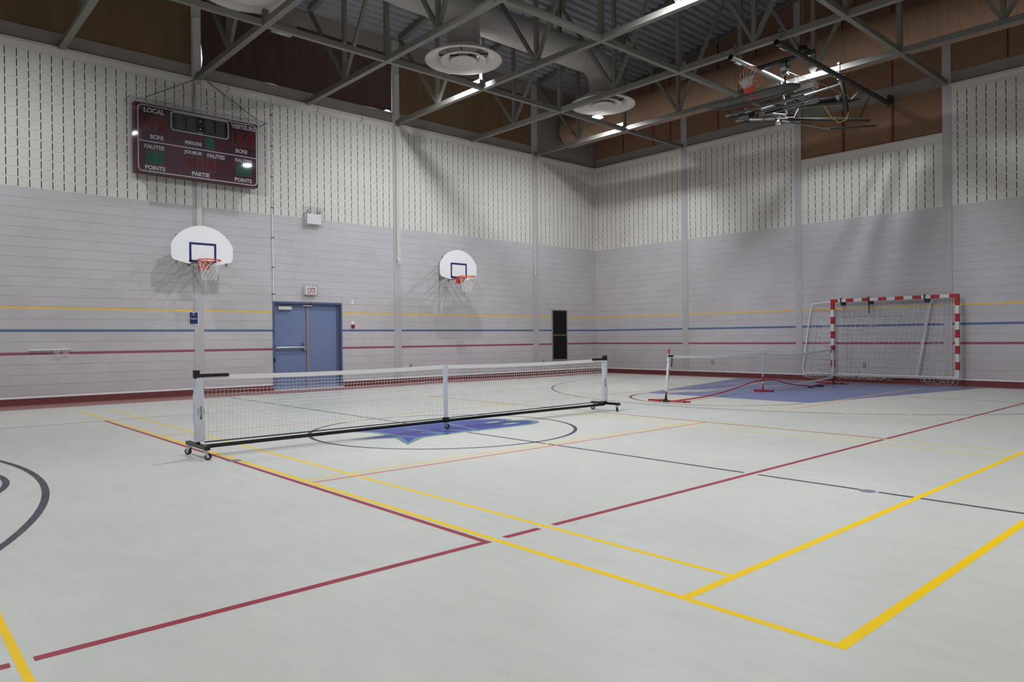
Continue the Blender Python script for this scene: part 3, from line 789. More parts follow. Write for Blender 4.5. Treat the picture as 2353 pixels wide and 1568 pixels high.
# louvre
T = thing('wall_grille', (17.41, YA, .48), 'tall dark return air grille with a mid rail near the corner', 'grille')
mb = MB()
for a, b_, z0, z1 in ((17.05, 17.085, .47, 2.165), (17.745, 17.78, .47, 2.165), (17.085, 17.745, .47, .505), (17.085, 17.745, 2.13, 2.165), (17.085, 17.745, 1.30, 1.325)):
    mb.box((a, YA - .025, z0), (b_, YA, z1), M_BAND)
mb.build('frame', T)
M_GRB = mat('grille_black', (34, 30, 26), .7)
mb = MB(); mb.box((17.085, YA - .004, .505), (17.745, YA, 2.13), M_BLACK); z = .515
while z < 2.12:
    if not (1.29 < z < 1.33): mb.bar((17.085, YA - .012, z), (17.745, YA - .012, z), .016, .004, M_GRB, upv=(0, .7, .7))
    z += .02
mb.build('louvre', T)
# outlets
OL = [(FA, 11.42, .465, 'small wall outlet low on the far wall behind the net centre strap'), (FA, 16.65, .446, 'small wall outlet left of the dark grille'),
      (FB, 12.19, .44, 'small wall outlet behind the black mini net'), (FB, 7.71, .435, 'small wall outlet behind the handball goal net')]
for fn, a, z, lb in OL:
    mb = MB()
    p0 = fn(a - .035, z - .06, 0); p1 = fn(a + .035, z + .06, .008)
    mb.box(tuple(min(u, v) for u, v in zip(p0, p1)), tuple(max(u, v) for u, v in zip(p0, p1)), M_DARKST)
    for dz in (-.028, .028):
        p0 = fn(a - .022, z + dz - .02, .008); p1 = fn(a + .022, z + dz + .02, .011)
        mb.box(tuple(min(u, v) for u, v in zip(p0, p1)), tuple(max(u, v) for u, v in zip(p0, p1)), M_OFFW)
    tag(mb.build('wall_outlet'), lb, 'outlet', 'outlets along the walls')
# raceways on the columns
def raceway(x0, x1, z0, z1, label, bundle=True):
    T = thing('cable_raceway', ((x0 + x1) / 2, YA, z0), label, 'raceway', 'raceways on the far columns')
    mb = MB(); mb.box((x0, YA - .055, z0), (x1, YA - .0125, z1), M_OFFW); mb.box((x0 + (x1 - x0) * .3, YA - .062, z0), (x0 + (x1 - x0) * .42, YA - .055, z1), M_OFFW)
    mb.build('channel', T)
    if bundle:
        mb = MB(); xm = (x0 + x1) / 2; hw = (x1 - x0) * .35
        for k in range(7):
            pts = []; ph = random.random() * 6; L = random.uniform(.12, .3)
            for j in range(9):
                v = j / 8; pts.append((xm + hw * math.sin(ph + 3 * v) * .8, YA - .05 - .02 * math.sin(ph + v * 5), z0 + .02 - L * math.sin(v * PI * (.5 if k % 2 else 1))))
            mb.path(pts, .006, M_CORD, n=4)
        mb.box((xm - hw, YA - .065, z0 - .02), (xm + hw, YA - .04, z0 + .015), M_WHITE)
        mb.build('cord_bundle', T)
raceway(5.637, 5.745, 3.56, 7.05, 'pale raceway on the column behind scoreboard and large hoop', False)
raceway(10.965, 11.085, 3.43, 7.12, 'pale raceway with tied cords on the column left of the small hoop')
raceway(16.235, 16.285, 3.45, 6.62, 'thin pale raceway with tied cords on the column before the corner')
T = thing('conduit_pipe', (7.43, YA, 2.19), 'thin white conduit dropping from the beam to the blue door', 'pipe')
mb = MB(); mb.path([(7.45, YA - .015, 7.2), (7.43, YA - .02, 7.0), (7.435, YA - .015, 5.2), (7.415, YA - .02, 4.4), (7.42, YA - .02, 3.6), (7.43, YA - .02, 2.9), (7.42, YA - .018, 2.185)], .011, M_WHITE, n=8); mb.build('pipe', T)
for z in (6.7, 5.95, 5.2, 4.45, 3.72, 3.0, 2.35):
    mb = MB(); mb.box((7.40, YA - .034, z), (7.455, YA, z + .018), M_DARKST); mb.build('clip', T)
# pennant strap tucked on the wall at left
T = thing('wall_bracket', (2.8, YA, .9), 'white rod with clear plastic bags on the far wall at the left', 'bracket')
mb = MB(); mb.bar((2.42, YA - .03, 1.085), (3.14, YA - .03, 1.095), .03, .018, M_WHITE); mb.box((2.5, YA - .03, 1.08), (2.53, YA, 1.1), M_WHITE); mb.box((3.0, YA - .03, 1.085), (3.03, YA, 1.105), M_WHITE); mb.build('rod', T)
M_BAG = mat('plastic_bag', (214, 208, 216), .25, alpha=.45, bump=.6, bscale=20)
for a, b_, z0 in ((2.83, 2.965, .935), (2.985, 3.10, .955)):
    mb = MB(); n = 8
    def PB(i, j):
        u = i / n; v = j / n
        return (a + (b_ - a) * u + .008 * math.sin(v * 7 + u * 3), YA - .035 - .012 * math.sin(u * 9 + v * 4) - .01 * math.sin(v * 8), 1.085 + (z0 - 1.085) * v - .012 * math.sin(u * 7) * v)
    for i in range(n):
        for j in range(n): mb.face([PB(i, j), PB(i + 1, j), PB(i + 1, j + 1), PB(i, j + 1)], M_BAG, smooth=True)
    mb.build('plastic_bag', T)
# chain hook and small wire hooks under the beam
for x in (6.37, 8.63, 9.9):
    mb = MB(); mb.path([(x, YA - .03, 7.16), (x + .02, YA - .07, 7.10), (x - .01, YA - .08, 7.03), (x - .06, YA - .07, 7.01)], .006, M_DARKST, n=5)
    tag(mb.build('wire_hook'), {6.37: 'small wire hook below the beam right of the scoreboard chains', 8.63: 'small wire hook below the truss left of the second column', 9.9: 'small wire hook below the beam near the second column'}[x], 'hook', 'hooks under the beam')

# ================================================================== SCOREBOARD
SY = .28                                            # board face this far off the wall
T = thing('scoreboard', (5.64, YA, 4.83), 'maroon electronic scoreboard hung by chains, lettered LOCAL and VISITEURS', 'scoreboard')
mb = MB(); mb.box((4.312, YA - SY, 4.835), (6.966, YA - SY + .19, 6.32), M_BOARD); mb.build('housing', T)
def sb_border():
    mb = MB(); r = .10; x0, x1, z0, z1 = 4.365, 6.948, 4.865, 6.295; w = .024
    def rr(o):
        pts = []
        for cx, cz, a in ((x1 - r, z1 - r, 0), (x0 + r, z1 - r, 90), (x0 + r, z0 + r, 180), (x1 - r, z0 + r, 270)):
            for k in range(7):
                t_ = math.radians(a + 15 * k); pts.append((cx + (r - o) * math.cos(t_), cz + (r - o) * math.sin(t_)))
        return pts
    A, B = rr(0), rr(w)
    for i in range(len(A)):
        j = (i + 1) % len(A); mb.face([FA(*A[i], SY + .002), FA(*A[j], SY + .002), FA(*B[j], SY + .002), FA(*B[i], SY + .002)], M_LTXT)
    mb.face([FA(x0 + w, 5.505, SY + .002), FA(x1 - w, 5.505, SY + .002), FA(x1 - w, 5.529, SY + .002), FA(x0 + w, 5.529, SY + .002)], M_LTXT)
    return mb
sb_border().build('white_border', T)
def rrect(mb, x0, x1, z0, z1, r, d_, mt):
    pts = []
    for cx, cz, a in ((x1 - r, z1 - r, 0), (x0 + r, z1 - r, 90), (x0 + r, z0 + r, 180), (x1 - r, z0 + r, 270)):
        for k in range(7):
            t_ = math.radians(a + 15 * k); pts.append(FA(cx + r * math.cos(t_), cz + r * math.sin(t_), d_))
    mb.face(pts, mt)
mb = MB(); rrect(mb, 5.032, 6.29, 5.845, 6.262, .07, SY + .003, M_LTXT); rrect(mb, 5.055, 6.267, 5.868, 6.239, .055, SY + .005, M_GLASSB); CK = mb.build('clock_panel', T)
def led(x0, x1, z0, z1, base, dot, cols, name, parent, gapw=.03, lead=False):
    mb = MB(); d_ = SY + .006
    mb.face([FA(x0, z0, d_), FA(x1, z0, d_), FA(x1, z1, d_), FA(x0, z1, d_)], M_GOLD)
    e = .007; mb.face([FA(x0 + e, z0 + e, d_ + .001), FA(x1 - e, z0 + e, d_ + .001), FA(x1 - e, z1 - e, d_ + .001), FA(x0 + e, z1 - e, d_ + .001)], M_GLASSB if dot is M_LEDY else base)
    a = x0 + .02 + (.06 if lead else 0); W = (x1 - .02 - a - gapw * (cols - 1)) / cols
    for c_ in range(cols):
        s0 = a + c_ * (W + gapw)
        if c_ or lead: mb.face([FA(s0 - gapw, z0 + .01, d_ + .0015), FA(s0 - .004, z0 + .01, d_ + .0015), FA(s0 - .004, z1 - .01, d_ + .0015), FA(s0 - gapw, z1 - .01, d_ + .0015)], M_GLASSB)
        nx, nz = 5, 7; dx = W / nx; dz = (z1 - z0 - .03) / nz
        for i in range(nx):
            for j in range(nz):
                cx, cz = s0 + (i + .5) * dx, z0 + .015 + (j + .5) * dz; r = .4
                mb.face([FA(cx - dx * r, cz - dz * r, d_ + .002), FA(cx + dx * r, cz - dz * r, d_ + .002), FA(cx + dx * r, cz + dz * r, d_ + .002), FA(cx - dx * r, cz + dz * r, d_ + .002)], dot)
    return mb.build(name, parent)
led(5.135, 5.56, 5.895, 6.215, M_GLASSB, M_LEDY, 2, 'digit_window', CK)
led(5.767, 6.196, 5.895, 6.220, M_GLASSB, M_LEDY, 2, 'digit_window', CK)
mb = MB()
for z in (6.145, 5.972): mb.face([FA(5.659 + .017 * math.cos(k * PI / 8), z + .017 * math.sin(k * PI / 8), SY + .007) for k in range(16)], M_LTXT)
mb.build('colon_dots', CK)
led(4.45, 4.955, 5.755, 6.068, M_LEDR, M_DOTR, 2, 'digit_window', T, lead=True)
led(6.38, 6.88, 5.752, 6.075, M_LEDR, M_DOTR, 2, 'digit_window', T, lead=True)
led(4.512, 4.88, 5.056, 5.318, M_LEDG, M_DOTG, 2, 'digit_window', T)
led(6.442, 6.81, 5.06, 5.322, M_LEDG, M_DOTG, 2, 'digit_window', T)
led(5.761, 5.962, 5.557, 5.808, M_LEDG, M_DOTG, 1, 'digit_window', T)
led(5.345, 5.712, 5.06, 5.325, M_LEDR, M_DOTR, 2, 'digit_window', T)
led(5.786, 5.982, 5.057, 5.326, M_LEDR, M_DOTR, 1, 'digit_window', T)
for s_, x0, x1, z0, z1 in (('LOCAL', 4.491, 4.906, 6.128, 6.24), ('BONI', 4.615, 4.878, 5.578, 5.68), ('FAUTES', 4.496, 4.897, 5.362, 5.452), ('POINTS', 4.505, 4.913, 4.915, 5.01),
                           ('VISITEURS', 6.346, 6.914, 6.138, 6.245), ('BONI', 6.446, 6.713, 5.583, 5.68), ('PERIODE', 5.327, 5.687, 5.592, 5.67), ('JOUEUR', 5.303, 5.70, 5.365, 5.46),
                           ('FAUTES', 5.80, 6.196, 5.368, 5.462), ('PARTIE', 5.467, 5.85, 4.916, 5.012), ('FAUTES', 6.428, 6.825, 5.367, 5.458), ('POINTS', 6.415, 6.82, 4.918, 5.012)):
    text(s_, FA, x0, z0, x1 - x0, z1 - z0, SY + .004, M_LTXT, 'lettering', T, bold=.045)
text('FAIR-PLAY', FA, 5.60, 5.882, .13, .026, SY + .007, M_LTXT, 'maker_mark', CK, bold=.01)
mb = MB()
for x in (4.7, 6.6):
    mb.box((x - .03, YA - SY + .19, 4.95), (x + .03, YA, 5.02), M_DARKST); mb.box((x - .03, YA - SY + .19, 6.1), (x + .03, YA, 6.17), M_DARKST)
mb.build('wall_bracket', T)
# clear guard: thin sheet with returns to the wall
G = thing('polycarbonate_guard', (5.6, YA, 4.64), 'clear plastic guard sheet hung in front of the scoreboard', 'guard')
mb = MB(); x0, x1, z0, z1, dp = 4.18, 7.13, 4.62, 6.36, .46
mb.box((x0, YA - dp, z0), (x1, YA - dp + .005, z1), M_CLEAR)
mb.build('front_sheet', G)
mb = MB(); mb.bar((x0 - .02, YA - dp - .008, z1), (x1 + .02, YA - dp - .008, z1), .014, .028, M_GALV); mb.bar((x0, YA - dp + .02, z1 + .005), (x0, YA, z1 + .005), .014, .02, M_GALV); mb.bar((x1, YA - dp + .02, z1 + .005), (x1, YA, z1 + .005), .014, .02, M_GALV)
mb.build('top_rail', G)
def chain(p, q, name, parent):
    P, Q = Vector(p), Vector(q); L = (Q - P).length; n = int(L / .034); mb = MB(); d_ = (Q - P).normalized()
    a = d_.cross(Vector((0, 1, 0))).normalized(); b_ = a.cross(d_).normalized()
    for i in range(n):
        c = P.lerp(Q, (i + .5) / n); s_ = a if i % 2 else b_
        mb.path([c + d_ * .023 * math.cos(k * PI / 4) + s_ * .010 * math.sin(k * PI / 4) for k in range(8)], .0042, M_DARKST, n=4, closed=True)
    return mb.build(name, parent)
chain((5.66, YA - .07, 7.16), (4.47, YA - dp - .008, 6.385), 'hanging_chain', G)
chain((5.90, YA - .07, 7.16), (6.86, YA - dp - .008, 6.385), 'hanging_chain', G)
mb = MB(); mb.path([(5.90, YA - .05, 7.14), (6.28, YA - .2, 6.83), (6.66, YA - dp + .05, 6.40)], .004, M_DARKST, n=5); mb.build('steel_cable', G)
mb = MB(); mb.path([(5.60, YA - .05, 7.2), (5.59, YA - .08, 6.8), (5.56, YA - .09, 6.5), (5.55, YA - .1, 6.34)], .005, M_DARKST, n=5)
tag(mb.build('power_cord'), 'thin cord dropping beside the column onto the scoreboard', 'cord')

# ================================================================== HOOPS ON THE FAR WALL
def hoop_net(mb, c, R, L, mt, n=12, rows=6, rb=None, tilt=None, r=.0042):
    rb = rb or R * .52; c = Vector(c)
    def node(i, row, ph=0.0):
        v = row / rows; rad = R + (rb - R) * (v ** .62)
        if row == rows: rad *= 1.05
        t_ = 2 * PI * (i / n)
        z = -L * v - (.02 * (random.random() - .5) if 0 < row else 0)
        o = Vector((rad * math.cos(t_), rad * math.sin(t_), z))
        return c + (tilt @ o if tilt else o)
    grid = {}
    def g(i2, row):
        k = (i2 % (2 * n), row)
        if k not in grid: grid[k] = node(i2 / 2, row)
        return grid[k]
    for i in range(n):
        for s_ in (1, -1):
            pts = [g(2 * i, 0)]; k = 2 * i
            for row in range(1, rows + 1): k += s_; pts.append(g(k, row))
            mb.path(pts, r, mt, n=4)
def rim_geo(mb, c, R, mt, ax=None):
    c = Vector(c); E = ax or Matrix.Identity(3); n = 40
    mb.path([c + E @ Vector((R * math.cos(2 * PI * k / n), R * math.sin(2 * PI * k / n), 0)) for k in range(n)], .011, mt, n=10, closed=True)
def fan_poly(hw=.645, zt=.825):
    """half width, height: outline of a fan board with notch, origin bottom centre"""
    P = []
    for k in range(25):
        t_ = math.radians(156.2 - 132.4 * k / 24)
        P.append((.705 * math.cos(t_), .12 + .705 * math.sin(t_)))
    s_ = [(hw, .385), (hw, .15), (hw - .03, .085), (hw - .08, .06)]
    low = [(.31, .0), (.27, .002), (.20, .06), (-.20, .06), (-.27, .002), (-.31, .0)]
    return P + s_ + low + [(-a, b) for a, b in s_[::-1]]
def hoop(cx, label):
    by = 15.98; T = thing('basketball_hoop', (cx, YA, 2.89), label, 'hoop', 'wall hoops')
    fn = lambda a, b, d_: (cx + a, by + d_, 2.89 + b)
    mb = MB(); mb.prism(fan_poly(), fn, 0, .035, M_WHITE); B = mb.build('backboard', T)
    mb = MB(); a0, a1, b0, b1, w = -.285, .285, .035, .46, .048
    for p in ((a0, a1, b1 - w, b1), (a0, a0 + w, b0, b1 - w), (a1 - w, a1, b0, b1 - w), (a0, a1, b0 - .002, b0 + w)):
        mb.face([fn(p[0], p[2], -.0015), fn(p[1], p[2], -.0015), fn(p[1], p[3], -.0015), fn(p[0], p[3], -.0015)], M_NAVY)
    mb.build('target_square', B)
    rz = 2.945; rc = (cx, by - .37, rz)
    mb = MB(); rim_geo(mb, rc, .2285, M_ORANGE)
    for k in range(12):
        t_ = 2 * PI * k / 12; mb.path([(rc[0] + .2285 * math.cos(t_ - .05), rc[1] + .2285 * math.sin(t_ - .05), rz - .008), (rc[0] + .2285 * math.cos(t_), rc[1] + .2285 * math.sin(t_), rz - .026), (rc[0] + .2285 * math.cos(t_ + .05), rc[1] + .2285 * math.sin(t_ + .05), rz - .008)], .003, M_ORANGE, n=4)
    R_ = mb.build('rim', T)
    mb = MB(); mb.box((cx - .10, by - .13, rz - .02), (cx + .10, by - .0, rz - .0), M_ORANGE); mb.box((cx - .11, by - .012, rz - .17), (cx + .11, by, rz + .01), M_ORANGE)
    for s_ in (-1, 1):
        mb.prism([(by - .13, rz - .02), (by - .01, rz - .02), (by - .01, rz - .16), (by - .09, rz - .14)], lambda a, b, d_: (cx + s_ * d_, a, b), .10, .106, M_ORANGE)
        mb.bar((cx + s_ * .08, by - .12, rz - .012), (cx + s_ * .12, by - .185, rz - .006), .02, .01, M_ORANGE)
    mb.build('rim_bracket', T)
    mb = MB(); random.seed(int(cx * 10)); hoop_net(mb, (rc[0], rc[1], rz - .02), .222, .40, M_CORD, rb=.135)
    mb.path([(rc[0] - .10, rc[1] - .09, rz - .4), (rc[0] - .11, rc[1] - .1, rz - .5), (rc[0] - .1, rc[1] - .1, rz - .57)], .004, M_CORD, n=4)
    mb.build('net', T)
    mb = MB()
    for s_ in (-1, 1):
        mb.bar((cx + s_ * .52, by + .06, 2.87), (cx + s_ * .52, by + .06, 3.52), .045, .04, M_GALV)
        for z in (2.98, 3.42):
            mb.bar((cx + s_ * .52, by + .08, z), (cx + .16 + s_ * .16, YA - .02, z - .02), .03, .03, M_GALV)
            mb.bar((cx - s_ * .52, by + .10, z), (cx + .16 + s_ * .16, YA - .03, z), .02, .02, M_GALV)
        mb.bar((cx + s_ * .52, by + .045, 3.30), (cx + s_ * .10, by + .045, 3.30), .04, .02, M_GALV)
        mb.box((cx + .13 + s_ * .16, YA - .02, 2.93), (cx + .19 + s_ * .16, YA - .0125, 3.46), M_GALV)
    mb.bar((cx, by + .06, 2.83), (cx, by + .06, 3.4), .06, .05, M_GALV)
    mb.build('wall_frame', T)
    return T
hoop(5.472, 'white fan backboard with orange rim, larger looking one left of the blue door')
hoop(12.452, 'white fan backboard with orange rim, smaller looking one right of the blue door')

# ================================================================== PICKLEBALL NET
NY = 7.92; NX0, NX1 = 2.635, 9.262; NXM = 5.92
T = thing('pickleball_net', (NXM, NY, 0), 'white rolling net with black wheeled base across the centre circle', 'net')
def caster(x, y, nm='caster', par=None, ang=0.0, h=.10):
    mb = MB(); dx, dy = math.cos(ang), math.sin(ang)
    c = (x + dx * .02, y + dy * .02, .034)
    ax = Vector((-dy, dx, 0)) * .014
    mb.path([Vector(c) - ax, Vector(c) + ax], .034, M_BLACK, n=20)
    mb.path([Vector(c) - ax * 1.15, Vector(c) + ax * 1.15], .018, M_CHROME, n=14)
    for s_ in (-1, 1):
        o = ax * (1.35 * s_); mb.bar(Vector(c) + o, Vector((x, y, h - .02)) + o, .004, .03, M_CHROME, upv=(dx, dy, 0))
    mb.tube((x, y, h - .024), (x, y, h), .024, M_CHROME, n=14)
    return mb.build(nm, par)
for X, s_ in ((NX0, -1), (NX1, 1)):
    mb = MB(); mb.bar((X, NY - .29, .125), (X, NY + .29, .125), .05, .038, M_BLKM); ft = mb.build('base_foot', T)
    mb = MB()
    for y in (NY - .297, NY + .297): mb.box((X - .026, min(y, y - .0) - .006, .105), (X + .026, y + .006, .145), M_BLACK)
    mb.build('end_cap', ft)
    caster(X, NY - .25, par=ft, ang=.5 * s_); caster(X, NY + .25, par=ft, ang=2.2)
    mb = MB(); mb.bar((X, NY, .144), (X, NY, .86), .04, .04, M_BLKM, upv=(0, 1, 0)); mb.build('upright', T)
    mb = MB(); n = 24; rows = 30
    def PS(k, j):
        t_ = 2 * PI * k / n; v = j / rows; w = .052 + .004 * math.sin(v * 17 + k * .7) + .002 * math.sin(v * 40 + k)
        cxx = X + .015 * (-s_) + .004 * math.sin(v * 9)
        return (cxx + w * math.cos(t_) * 1.05, NY + .036 * math.sin(t_), .165 + .68 * v)
    for k in range(n):
        for j in range(rows): mb.face([PS(k, j), PS(k + 1, j), PS(k + 1, j + 1), PS(k, j + 1)], M_SLEEVE, smooth=True)
    sv = mb.build('post_sleeve', T); tag(sv, 'white vinyl post sleeve')
    fs = lambda a, b, d_: (a, NY - .041 - d_, b)
    sc_ = X - .015 * s_ - (.035 if s_ > 0 else 0)
    text('ANTHEM', fs, sc_ + .0, .545, .14, .022, .0, M_LINK, 'lettering', sv, bold=.012, rot=True)
    text('SPORTS', fs, sc_ - .024, .52, .07, .012, .0, M_LINK, 'lettering', sv, bold=.005, rot=True)
    mb = MB(); mb.box((X - .032, NY - .03, .835), (X + .02, NY + .03, .925), M_BLACK); mb.build('top_cap', T)
    mb = MB(); q = X - s_ * .33; mb.bar((X - s_ * .02, NY - .012, .868), (q, NY - .012, .868 + (-.002)), .03, .034, M_BLACK); mb.build('tension_strap', T)
def net_top(x):
    if x < NXM: u = (x - NX0) / (NXM - NX0)
    else: u = (NX1 - x) / (NX1 - NXM)
    return .874 - .012 * u * 0 - .034 * (4 * u * (1 - u)) * .35 - .006 * math.sin(u * PI)
def tape(mb, x0, x1, fz, y, h, mt, th=.006, n=60, fy=None):
    P = []
    for i in range(n + 1):
        x = x0 + (x1 - x0) * i / n; z = fz(x); yy = y + (fy(x) if fy else 0)
        P.append([(x, yy - th, z - h), (x, yy - th, z), (x, yy + th, z), (x, yy + th, z - h)])
    for a, b_ in zip(P[:-1], P[1:]):
        for k in range(4): mb.face([a[k], a[(k + 1) % 4], b_[(k + 1) % 4], b_[k]], mt)
mb = MB(); tape(mb, NX0 + .05, NX1 - .06, net_top, NY, .05, M_WHITE); tp = mb.build('top_tape', T)
mb = MB(); xa, xb = NX0 + .07, NX1 - .08; zlo = .145; nc = int((xb - xa) / .044); nr = 17
def NP(i, j):
    x = xa + (xb - xa) * i / nc; v = j / nr; zt_ = net_top(x) - .048
    base = zlo + .015 * abs(math.sin((x - NXM) * .9)) * 0
    zz = base + (zt_ - base) * (1 - v)
    return (x + .004 * math.sin(v * 9 + x * 3), NY + .008 * math.sin(x * 2.1) * math.sin(v * PI) , zz + .0015 * math.sin(x * 23 + j) * (1 if 0 < j < nr else 0))
for j in range(1, nr + 1): mb.path([NP(i, j) for i in range(nc + 1)], .002, M_CORD, n=3, cap=False)
for i in range(nc + 1): mb.path([NP(i, j) for j in range(nr + 1)], .002, M_CORD, n=3, cap=False)
mb.build('netting', T)
mb = MB()
def PT(k, j):
    n = 12; v = j / 16; t_ = 2 * PI * k / n; w = .034 + (.014 * v ** 3)
    return (NXM + .004 * math.sin(v * 8) + w * math.cos(t_), NY + .014 * math.sin(t_), .155 + (.878 - .155) * v)
for k in range(12):
    for j in range(16): mb.face([PT(k, j), PT(k + 1, j), PT(k + 1, j + 1), PT(k, j + 1)], M_SLEEVE, smooth=True)
mb.build('centre_strap', T)
mb = MB(); mb.tube((NX0 + .03, NY, .105), (NXM, NY, .112), .021, M_BLKM, 12); mb.tube((NXM, NY, .112), (NX1 - .03, NY, .105), .021, M_BLKM, 12)
mb.box((NXM - .035, NY - .03, .088), (NXM + .035, NY + .03, .158), M_BLACK); tb = mb.build('base_tube', T)
caster(NXM, NY, par=tb, ang=-.8, h=.09)
mb = MB(); mb.path([(NX0 + .07, NY - .004, .155), (4.3, NY - .004, .152), (NXM, NY - .004, .148), (7.6, NY - .004, .152), (NX1 - .07, NY - .004, .16)], .0065, M_BLACK, n=6); mb.build('bottom_cord', T)

# ================================================================== MINI TENNIS NET
T = thing('mini_tennis_net', (14.7, 8.02, 0), 'black mini net with white bands on red plastic legs over the blue area', 'net')
P0, P1, PM = (11.27, 8.10), (18.05, 7.98), (14.70, 8.04)
def yl_(x): return P0[1] + (P1[1] - P0[1]) * (x - P0[0]) / (P1[0] - P0[0])
TOPK = [(11.29, .872), (12.0, .855), (12.9, .836), (13.7, .842), (14.71, .862), (15.2, .815), (16.0, .796), (17.0, .83), (18.03, .885)]
BOTK = [(11.29, .19), (11.8, .178), (12.4, .150), (13.0, .140), (13.6, .155), (14.2, .195), (14.45, .188), (14.75, .12), (15.3, .095), (16.0, .098), (16.8, .12), (17.5, .145), (18.03, .175)]
def interp(K, x):
    if x <= K[0][0]: return K[0][1]
    for i in range(len(K) - 1):
        (a, p), (b_, q) = K[i], K[i + 1]
        if x <= b_:
            t_ = (x - a) / (b_ - a); p0 = K[max(i - 1, 0)][1]; q1 = K[min(i + 2, len(K) - 1)][1]
            return .5 * ((2 * p) + (-p0 + q) * t_ + (2 * p0 - 5 * p + 4 * q - q1) * t_ * t_ + (-p0 + 3 * p - 3 * q + q1) * t_ ** 3)
    return K[-1][1]
yoff = lambda x: yl_(x) - yl_(P0[0])
mb = MB(); tape(mb, 11.30, 18.02, lambda x: interp(TOPK, x), P0[1], .045, M_WHITE, fy=yoff); mb.build('top_band', T)
mb = MB(); tape(mb, 11.25, 18.04, lambda x: interp(BOTK, x) + .02, P0[1], .045, M_WHITE, fy=yoff, n=90); mb.build('bottom_band', T)
mb = MB(); nc = int((18.0 - 11.32) / .042); nr = 17
def NQ(i, j):
    x = 11.32 + (18.0 - 11.32) * i / nc; v = j / nr; a = interp(TOPK, x) - .04; b_ = interp(BOTK, x)
    return (x, yl_(x), a + (b_ - a) * v)
for j in range(1, nr): mb.path([NQ(i, j) for i in range(nc + 1)], .0012, M_CORDB, n=3, cap=False)
for i in range(nc + 1): mb.path([NQ(i, j) for j in range(nr + 1)], .0012, M_CORDB, n=3, cap=False)
mb.build('netting', T)
def mpost(x, y, top, lean, sleeve, name='post'):
    px = lambda z: x - lean * (top - z) / (top - .04)
    mb = MB(); mb.tube((px(.04), y, .04), (px(.135), y, .135), .021, M_BLACK, 12); mb.tube((px(.135), y, .135), (x, y, top), .014, M_REDP, 12); p = mb.build(name, T)
    if sleeve:
        mb = MB(); n = 14; rows = 36
        def Q(k, j):
            v = j / rows; z = .20 + (.90 - .20) * v; t_ = 2 * PI * k / n; w = .034 + .006 * math.sin(v * 55 + k) * .6 + .005 * math.sin(v * 23)
            return (px(z) + .004 + w * math.cos(t_), y + .024 * math.sin(t_), z)
        for k in range(n):
            for j in range(rows): mb.face([Q(k, j), Q(k + 1, j), Q(k + 1, j + 1), Q(k, j + 1)], M_SLEEVE, smooth=True)
        s_ = mb.build('post_sleeve', T)
        text('VicPort', lambda a, b, d_: (a + px(b) - px(.6), y - .034, b), px(.6) - .014, .62, .17, .03, 0, M_REDP, 'lettering', s_, bold=.03, rot=True)
mpost(11.33, 8.10, 1.0, .12, True); mpost(18.07, 7.98, .98, .0, True)
mb = MB(); mb.bar((11.26, 8.075, .868), (11.42, 8.075, .862), .012, .035, M_BLACK); mb.bar((11.385, 8.075, .83), (11.365, 8.075, .66), .025, .006, M_BLACK, upv=(0, 1, 0)); mb.build('clip_strap', T)
mb = MB(); mb.bar((17.97, 7.955, .882), (18.12, 7.955, .89), .012, .035, M_BLACK); mb.build('clip_strap', T)
mb = MB(); mb.bar((14.70, 8.04, .30), (14.715, 8.04, .87), .034, .012, M_WHITE, upv=(0, 1, 0)); mb.build('centre_strap', T)
mb = MB(); mb.tube((14.69, 8.04, .03), (14.70, 8.04, .33), .017, M_REDP, 12); mb.box((14.675, 8.02, .18), (14.72, 8.06, .215), M_WHITE); mb.build('centre_post', T)
mb = MB(); mb.bar((14.66, 8.23, .022), (14.73, 7.84, .022), .045, .035, M_REDP); mb.tube((14.665, 8.20, .022), (14.67, 8.17, .022), .024, M_REDP, 8); mb.box((14.71, 7.82, .003), (14.755, 7.845, .042), M_BLACK); mb.build('centre_foot', T)
def foot(pts, blacks, name='leg_foot'):
    mb = MB(); mb.path(pts, .017, M_REDP, n=10)
    for a, b_ in blacks: mb.tube(a, b_, .021, M_BLACK, 10)
    return mb.build(name, T)
z_ = .022
foot([(11.43, 8.22, z_), (11.26, 8.40, z_), (11.20, 8.50, z_), (11.24, 8.46, z_), (11.20, 8.30, z_), (11.21, 8.10, z_), (11.28, 7.86, z_), (11.33, 7.64, z_)],
     [((11.205, 8.16, z_), (11.22, 8.04, z_)), ((11.42, 8.21, z_), (11.37, 8.27, z_)), ((11.22, 8.26, z_), (11.205, 8.22, z_)), ((11.30, 7.76, z_), (11.305, 7.73, z_))])
foot([(18.28, 8.50, z_), (18.15, 8.2, z_), (18.06, 7.98, z_), (18.09, 7.80, z_), (18.12, 7.62, z_)], [((18.07, 8.02, z_), (18.07, 7.92, z_)), ((18.20, 8.31, z_), (18.22, 8.35, z_)), ((18.09, 7.80, z_), (18.10, 7.75, z_))])
mb = MB(); RK = [(11.35, .03), (11.9, .035), (12.4, .048), (12.9, .082), (13.5, .152), (14.1, .236), (14.6, .262), (15.0, .245), (15.5, .155), (16.0, .085), (16.6, .034), (17.2, .03), (17.95, .035)]
mb.path([(11.3 + i * .0674 * 1.46, 7.93 + .04 * math.sin(i * .08), max(.022, interp(RK, 11.3 + i * .0674 * 1.46))) for i in range(68)], .012, M_REDP, n=8); mb.build('spring_rod', T)
mb = MB(); mb.lathe([(0, .05), (.06, .045), (.12, .02), (.13, .003)], (17.0, 7.86, 0), M_BLACK, 14); mb.lathe([(0, .03), (.05, .025), (.09, .003)], (16.45, 7.80, 0), M_BLACK, 12)
tag(mb.build('strap_bundle', T), 'crumpled black strap')

